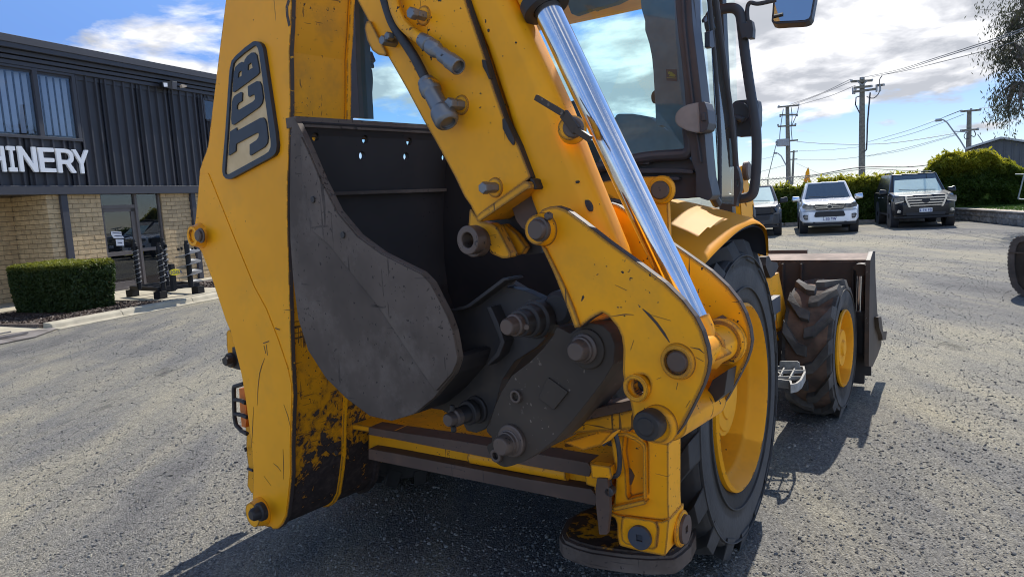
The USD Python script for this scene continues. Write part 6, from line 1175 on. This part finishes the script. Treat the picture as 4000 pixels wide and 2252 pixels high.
# ------------------------------------------------------------------ poles, wires, lamps
def at_az(tag, q, D): r = ray(px(tag, [q])[0]); return EYEP + r * (D / math.hypot(r[0], r[1]))
WG = None
def pole(label, top, base, D, r, arms, extra=(), lean=0.0):
    a_ = at_az('D', top, D); b_ = at_az('D', base, D); b_ = np.array([b_[0], b_[1], 0]) if abs(b_[2]) > -1 else b_
    b_ = np.array([b_[0], b_[1], 0.0])
    t = thing('power_pole', label, 'power pole', b_, 0)
    part(t, 'pole', tube([b_, (a_ + b_) / 2, a_], [r, r * .9, r * .72], 12), M_wood)
    for (p, q) in arms: part(t, 'crossarm', bar(at_az('D', p, D - .2), at_az('D', q, D - .2), .12, .13), M_wood)
    for nm, mt, rad, pts in extra: part(t, nm, tube([at_az('D', p, D - .25) for p in pts] if rad > .03 else curve([at_az('D', p, D - .25) for p in pts], 3), rad, 6), mt)
    return t
ins = lambda pts: [('insulator', M_gal, .07, [(x, y), (x, y - 13)]) for x, y in pts]
pA = pole('grey timber power pole with transformer, left of the white pickup truck', (318, 748), (328, 1345), 66, .21, [((248, 760), (402, 745)), ((262, 815), (392, 812)), ((250, 896), (380, 888)), ((235, 1005), (394, 992))],
     ins([(258, 760), (398, 748), (268, 830), (388, 824), (252, 892), (376, 886), (240, 1018)]) + [('transformer', M_gal, .52, [(287, 1035), (287, 985)]), ('drop_wire', M_wire, .03, [(290, 770), (276, 860), (266, 940), (264, 985)]), ('drop_wire', M_wire, .03, [(345, 760), (352, 830), (345, 900), (352, 990)]), ('drop_wire', M_wire, .03, [(398, 755), (388, 800), (350, 890)]), ('stay_wire', M_wire, .03, [(240, 1020), (215, 1120), (180, 1262)])])
pB = pole('tall timber power pole standing behind the hedge between the parked vehicles', (848, 548), (845, 1260), 50, .20, [((768, 578), (922, 570)), ((790, 622), (920, 610)), ((782, 652), (950, 630)), ((950, 606), (1005, 600))],
     ins([(772, 577), (848, 562), (918, 572), (800, 640), (914, 618), (1000, 608)]) + [('bracket', M_gal, .05, [(782, 620), (782, 665), (800, 662)]), ('bracket', M_gal, .06, [(950, 600), (950, 650), (975, 645), (975, 600)]), ('brace', M_gal, .045, [(812, 575), (848, 605), (885, 572)]), ('cable', M_wire, .045, [(905, 655), (895, 760), (885, 880), (882, 1000), (878, 1060), (860, 1075)]), ('cable', M_wire, .04, [(835, 680), (805, 690), (800, 740), (830, 800)]), ('cable', M_wire, .03, [(990, 535), (970, 570), (970, 650), (930, 695), (880, 685)])])
pC = pole('timber power pole with a street light arm, before the grey shed', (1607, 778), (1600, 1150), 62, .20, [((1545, 790), (1690, 778)), ((1540, 925), (1675, 915))], ins([(1550, 792), (1620, 780), (1686, 778), (1550, 930), (1668, 918)]) +
     [('lamp_arm', M_gal, .055, [(1590, 1072), (1540, 990), (1497, 932), (1450, 868), (1425, 850), (1405, 847)]), ('street_light', M_gal, .12, [(1412, 848), (1366, 853)]), ('stay_brace', M_gal, .04, [(1497, 930), (1600, 935)]), ('cable', M_wire, .03, [(1640, 925), (1652, 950), (1640, 968), (1620, 960)]), ('cable', M_wire, .03, [(1590, 930), (1570, 960), (1580, 985), (1600, 975)]), ('stay_wire', M_wire, .028, [(1665, 950), (1720, 1030), (1750, 1075)])])
part(pC, 'service_post', bar(at_az('D', (1588, 1060), 62), at_az('D', (1586, 1150), 62), .2, .2), M_gal)
pD = pole('short distant pole close behind the transformer pole', (364, 1065), (346, 1330), 95, .16, [((340, 1076), (394, 1070)), ((338, 1130), (390, 1126))], [('lamp_arm', M_gal, .07, [(312, 1175), (275, 1105), (250, 1085), (228, 1084)]), ('street_light', M_gal, .13, [(245, 1084), (220, 1085)])])
def wires(label, spans):
    t = thing('overhead_wire', label, 'power line', EYEP * 0 + np.array([15, 45, 0]), 0)
    for r, pts in spans: part(t, 'wire', tube(curve([at_az('D', q, D) for q, D in pts], 6), r, 5), M_wire)
wires('three bare wires climbing from the transformer pole to the gum tree', [(.017, [((340, 740), 66), ((560, 660), 58), ((765, 562), 50)]), (.017, [((345, 748), 66), ((600, 650), 57), ((775, 575), 50)]), (.017, [((405, 742), 66), ((620, 680), 57), ((800, 605), 50)]),
      (.015, [((850, 550), 50), ((1100, 495), 40), ((1400, 400), 32), ((1770, 280), 26), ((2100, 160), 20)]), (.015, [((920, 545), 50), ((1120, 500), 40), ((1400, 412), 32), ((1770, 295), 26), ((2100, 175), 20)]), (.015, [((990, 530), 50), ((1120, 508), 42), ((1400, 440), 34), ((1770, 345), 27), ((2100, 240), 22)])])
wires('sagging wires crossing from the transformer pole to the street light pole', [(.022, [((385, 1003), 66), ((600, 1018), 64), ((850, 1022), 63), ((1100, 1008), 62), ((1530, 942), 62)]), (.014, [((400, 1068), 66), ((620, 1060), 65), ((835, 1040), 64)]), (.016, [((385, 1128), 66), ((620, 1130), 65), ((850, 1108), 63), ((1150, 1050), 62), ((1520, 950), 62)]), (.014, [((880, 1108), 63), ((1150, 1062), 62), ((1520, 955), 62)]),
      (.017, [((890, 1005), 75), ((1200, 915), 68), ((1545, 785), 62)]), (.017, [((1000, 1000), 75), ((1250, 930), 68), ((1570, 808), 62)]), (.017, [((1360, 860), 66), ((1450, 820), 64), ((1545, 782), 62)]), (.017, [((1690, 765), 62), ((1850, 765), 60), ((2100, 765), 58)]), (.012, [((380, 1155), 66), ((560, 1235), 55), ((730, 1290), 45)])])
wires('barbed wire strands above the fence behind the hedges', [(.022, [((130, 1275), 37), ((500, 1240), 36), ((840, 1185), 35), ((1200, 1180), 35), ((1530, 1135), 35)]), (.016, [((400, 1265), 37), ((840, 1200), 36), ((1100, 1205), 36), ((1350, 1215), 36)]), (.014, [((0, 1250), 60), ((300, 1170), 60)]), (.012, [((0, 1160), 70), ((235, 1105), 68)])])
fp = thing('chain_link_fence', 'wire fence with barbed top behind the hedges', 'fence', (13, 35, 0), 0)
for q0_, q1_ in (((0, 1290), (0, 1400)), ((180, 1268), (184, 1345)), ((540, 1265), (542, 1320)), ((1535, 1128), (1537, 1200)), ((925, 1250), (925, 1300))): part(fp, 'post', tube([at_az('D', q0_, 36), np.array([*at_az('D', q1_, 36)[:2], 0.0])], .03, 8), M_wood)
def meshlines():
    a_, b_ = at_az('D', (0, 1300), 36.5), at_az('D', (760, 1290), 36.0); out = []
    a_, b_ = np.array([a_[0], a_[1], 0]), np.array([b_[0], b_[1], 0]); L_ = np.linalg.norm(b_ - a_); d_ = (b_ - a_) / L_
    k = -2.0
    while k < L_:
        for s_ in (1, -1):
            p0 = a_ + d_ * (k if s_ > 0 else k + 2.0); p1 = a_ + d_ * (k + 2.0 if s_ > 0 else k); out.append(tube([p0 + [0, 0, .2], p1 + [0, 0, 2.15]], .006, 3, False))
        k += .16
    return out
part(fp, 'chain_mesh', meshlines(), M_gal, smooth=False, kind='stuff')
sh0, sh1 = at_az('S', (345, 330), 80), at_az('S', (720, 330), 80); zt_s = at_az('S', (500, 250), 80)[2]
ds = thing('distant_shed', 'long low pale roofed building behind the wire fence', 'building', [sh0[0], sh0[1], 0], 0)
dv_ = (sh1 - sh0) * [1, 1, 0]; L_s = np.linalg.norm(dv_); dv_ /= L_s; nv_ = np.array([-dv_[1], dv_[0], 0])
part(ds, 'wall', obox((sh0 + sh1) / 2 * [1, 1, 0] + nv_ * 6 + [0, 0, zt_s * .45], (L_s / 2 + 2, 5, zt_s * .45), (dv_, nv_, upv)), M_shed)
part(ds, 'roof', trimesh.convex.convex_hull(np.array([*(sh0 * [1, 1, 0] + dv_ * x + nv_ * y + [0, 0, z] for x in (-2.5, L_s + 2.5) for y, z in ((.5, zt_s * .9), (6, zt_s * 1.08), (11.5, zt_s * .9)))])), M_shedl)
# excavator arm beyond the fence
ex = thing('yellow_excavator', 'yellow excavator arm standing up behind the fence left of the white pickup truck', 'excavator', [*at_az('S', (725, 250), 70)[:2], 0], 0)
PX = lambda q: at_az('S', q, 70)
vp = Plane(azvec(21.5 + 90), 70.0)
part(ex, 'boom', [prism(Plane(azvec(21.5 + 90), 69.5), [(690, 300), (686, 175), (700, 150), (712, 150), (722, 190), (728, 300)], .5, 'S')], M_yel)
part(ex, 'dipper', [prism(Plane(azvec(21.5 + 90), 69.2), [(715, 80), (728, 45), (742, 40), (750, 90), (756, 180), (748, 300), (735, 300), (730, 190), (712, 170), (700, 160), (706, 95)], .4, 'S')], M_yel)
part(ex, 'ram', [tube([PX((722, 100)), PX((724, 190))], .14, 8)], M_black)
exb_ = np.array([*PX((700, 300))[:2], 0]); part(ex, 'body', abox(exb_[0] - 2.5, exb_[0] + 1.5, exb_[1] + .5, exb_[1] + 4, .9, 1.45), M_yel); part(ex, 'tracks', abox(exb_[0] - 2.2, exb_[0] + 1.6, exb_[1] + .4, exb_[1] + 4.2, 0, .9), M_track)
# grey shed on the right
sD = 60.0; q_ = [at_az('D', p_, sD) for p_ in ((1612, 1058), (1830, 985), (2300, 1010))]
gs = thing('grey_shed', 'dark grey corrugated shed with a low gable at the right edge', 'shed', [q_[0][0], q_[0][1], 0], 0)
gd = np.array([math.cos(math.radians(34)), -math.sin(math.radians(34)), 0]); gb = np.array([math.sin(math.radians(34)), math.cos(math.radians(34)), 0]); P0 = np.array([q_[0][0], q_[0][1], 0])
t1 = (q_[1] - q_[0]) @ gd; wz, rz_ = q_[0][2], q_[1][2]
wv = [(0, 0), (2 * t1, 0), (2 * t1, wz), (t1, rz_), (0, wz)]
wm = ext(poly(wv), 20.0); T_ = np.eye(4); T_[:3, 0] = gd; T_[:3, 1] = [0, 0, 1]; T_[:3, 2] = np.cross(gd, [0, 0, 1]); T_[:3, 3] = P0 + gb * 20; wm.apply_transform(T_); part(gs, 'wall', wm, M_shed, smooth=False)
ribs = [bar(P0 + gd * x - gb * .03, P0 + gd * x - gb * .03 + upv * (wz + (rz_ - wz) * (1 - abs(x / t1 - 1))), .06, .06, gb) for x in np.arange(.2, 2 * t1, .45)]
part(gs, 'cladding_ribs', ribs, M_shed, smooth=False)
for s_ in (0, 1): part(gs, 'roof', trimesh.convex.convex_hull(np.array([P0 + gd * (t1 if e_ else (-.3 if s_ == 0 else 2 * t1 + .3)) + gb * y_ + upv * ((rz_ if e_ else wz - .03) + h_) for e_ in (0, 1) for y_ in (-.3, 20.3) for h_ in (.02, .16)])), M_shedl)
part(gs, 'lower_wall', obox(P0 + gd * 12 + gb * 1 + upv * .6 - gb * 2, (12, .1, .55), (gd, gb, upv)), M_shedl)
# fence frame at far right
ff = thing('fence_panel', 'leaning galvanised fence panel right of the tall hedge', 'fence', [*at_az('D', (1985, 1300), 32)[:2], .44], 0)
for a_, b_ in (((1952, 1408), (1994, 1240)), ((1930, 1232), (2100, 1240)), ((2010, 1410), (2030, 1240)), ((1952, 1408), (2060, 1412))): part(ff, 'rail', tube([at_az('D', a_, 32), at_az('D', b_, 32)], .025, 8), M_gal)

# ------------------------------------------------------------------ gum tree at the right edge
gt = thing('gum_tree', 'tall gum tree with drooping narrow grey green leaves at the right edge', 'tree', [*at_az('D', (2190, 1300), 26)[:2], .40], 0)
TD = 26
tb = at_az('D', (2190, 1300), TD); tb = np.array([tb[0], tb[1], .3])
part(gt, 'trunk', tube(curve([tb, tb + [0.05, 0, 2.2], at_az('D', (2170, 700), TD), at_az('D', (2150, 350), TD), at_az('D', (2120, 0), TD), at_az('D', (2080, -400), TD)], 4), np.linspace(.30, .10, 21)[:21], 10), M_bark)
limbs = [[(2160, 560), (2060, 470), (1990, 470), (1960, 420), (1930, 390), (1870, 350), (1830, 370)], [(2150, 350), (2060, 250), (1990, 200), (1930, 160), (1900, 210), (1860, 240)], [(2170, 700), (2080, 640), (1990, 600), (1930, 590), (1880, 620), (1850, 680)], [(2140, 200), (2060, 80), (1990, 20), (1960, -60), (1980, -150)], [(1960, 420), (1980, 360), (1940, 330), (1890, 300), (1800, 290)], [(1930, 590), (1900, 680), (1880, 760), (1890, 820)], [(1990, 600), (1970, 690), (1980, 790)], [(2150, 450), (2200, 300), (2260, 150)], [(2160, 600), (2250, 500), (2330, 400)], [(1930, 160), (1960, 90), (1985, 40)]]
gl = np.random.default_rng(21); tips = []
for L_ in limbs:
    dd0 = TD + gl.uniform(-1.0, 1.0); pts = [at_az('D', q, TD + (dd0 - TD) * i / (len(L_) - 1)) for i, q in enumerate(L_)]; c_ = curve(pts, 4); part(gt, 'limb', tube(c_, np.linspace(.10, .014, len(c_)), 7), M_bark)
    tips += [c_[i] for i in range(len(c_) // 3, len(c_), 2)]
P_ = []; twigs = []
for tp0 in tips:
    for k in range(5):
        e = tp0 + gl.normal(size=3) * [.32, .32, .26] - [0, 0, .05]; twigs.append(tube([tp0, (tp0 + e) / 2 + [0, 0, .05], e], [.010, .007, .004], 4, False)); n_ = gl.integers(16, 32); P_.append(e + gl.normal(size=(n_, 3)) * [.14, .14, .15])
P_ = np.vstack(P_)
part(gt, 'twigs', twigs, M_bark, smooth=False, kind='stuff')
def gumleaves(P, g):
    n = len(P); d = np.stack([g.normal(size=n) * .45, g.normal(size=n) * .45, -np.ones(n)], -1); d /= np.linalg.norm(d, axis=1, keepdims=True); b = np.cross(d, g.normal(size=(n, 3))); b /= np.linalg.norm(b, axis=1, keepdims=True); s = g.uniform(.09, .15, n)[:, None]
    V = np.stack([P, P + d * s * .5 + b * s * .13, P + d * s, P + d * s * .5 - b * s * .13], 1).reshape(-1, 3); i = np.arange(n) * 4; return trimesh.Trimesh(V, np.vstack([np.stack([i, i + 1, i + 2], 1), np.stack([i, i + 2, i + 3], 1)]), process=False)
part(gt, 'crown', gumleaves(P_, gl), leafmat('gum_leaf', [(.07, .075, .045), (.11, .115, .065), (.16, .15, .09), (.20, .14, .09)], .35), smooth=False)

# ------------------------------------------------------------------ tracked machine at the right edge
tr0 = ground(px('T', [(1120, 1360)])[0], 0)
tm_ = thing('tracked_machine', 'front end of a rubber tracked machine at the right picture edge', 'tracked machine', [tr0[0] + .6, tr0[1], 0], 0)
taz = 47.0; TU, TN_ = azvec(taz + 90), azvec(taz)
TP = Plane(TU, float(tr0 @ TN_))
o_px = [(1130, 1365), (1060, 1320), (1010, 1260), (985, 1170), (975, 1080), (978, 980), (1000, 890), (1035, 850), (1060, 838), (1110, 830)]
ou = [TP.uv(q) for q in px('T', o_px)]; u_end = max(u for u, z in ou) + 2.2
loop = poly(ou[::-1] + []) if False else poly([*ou, (u_end, ou[-1][1]), (u_end, .0)])
inner = loop.buffer(-.07)
tk = part(tm_, 'track_belt', prism(TP, list(loop.exterior.coords), .36, uvs=True, holes=[inner]), M_track)
cle = []
ring_ = list(loop.exterior.coords); LS = LineString(ring_)
k = 0.0
while k < LS.length:
    a_, b_ = LS.interpolate(k), LS.interpolate(min(k + .02, LS.length)); d_ = np.array([b_.x - a_.x, b_.y - a_.y]); d_ /= max(1e-9, np.linalg.norm(d_)); nn = np.array([d_[1], -d_[0]])
    c_ = TP.at(a_.x, a_.y) + TN_ * .18; ax1 = TP.e1 * d_[0] + TP.e2 * d_[1]; ax2 = TP.e1 * nn[0] + TP.e2 * nn[1]
    part(tk, 'track_cleat', obox(c_, (.016, .175, .010), (ax1, TN_, ax2)), M_track, smooth=False); k += .05
part(tm_, 'track_frame', prism(Plane(TU, TP.d + .06), list(inner.exterior.coords), .20, uvs=True), M_cast)
wc_ = (ou[3][0] + .40, ou[3][1] + .12)
teeth = [(wc_[0] + (.235 if i % 2 else .215) * math.cos(2 * pi * i / 64), wc_[1] + (.235 if i % 2 else .215) * math.sin(2 * pi * i / 64)) for i in range(64)]
part(tm_, 'idler_wheel', prism(Plane(TU, TP.d - .02), teeth, .06, uvs=True), M_cast)
part(tm_, 'frame_strap', [prism(Plane(TU, TP.d - .01), [(980, 965), (1120, 970), (1120, 985), (980, 978)], .04, 'T')], M_cast)
part(tm_, 'upper_body', obox(TP.at(u_end - .3, .75) + TN_ * .6, (1.2, .6, .25), (TU, TN_, upv)), M_carp)
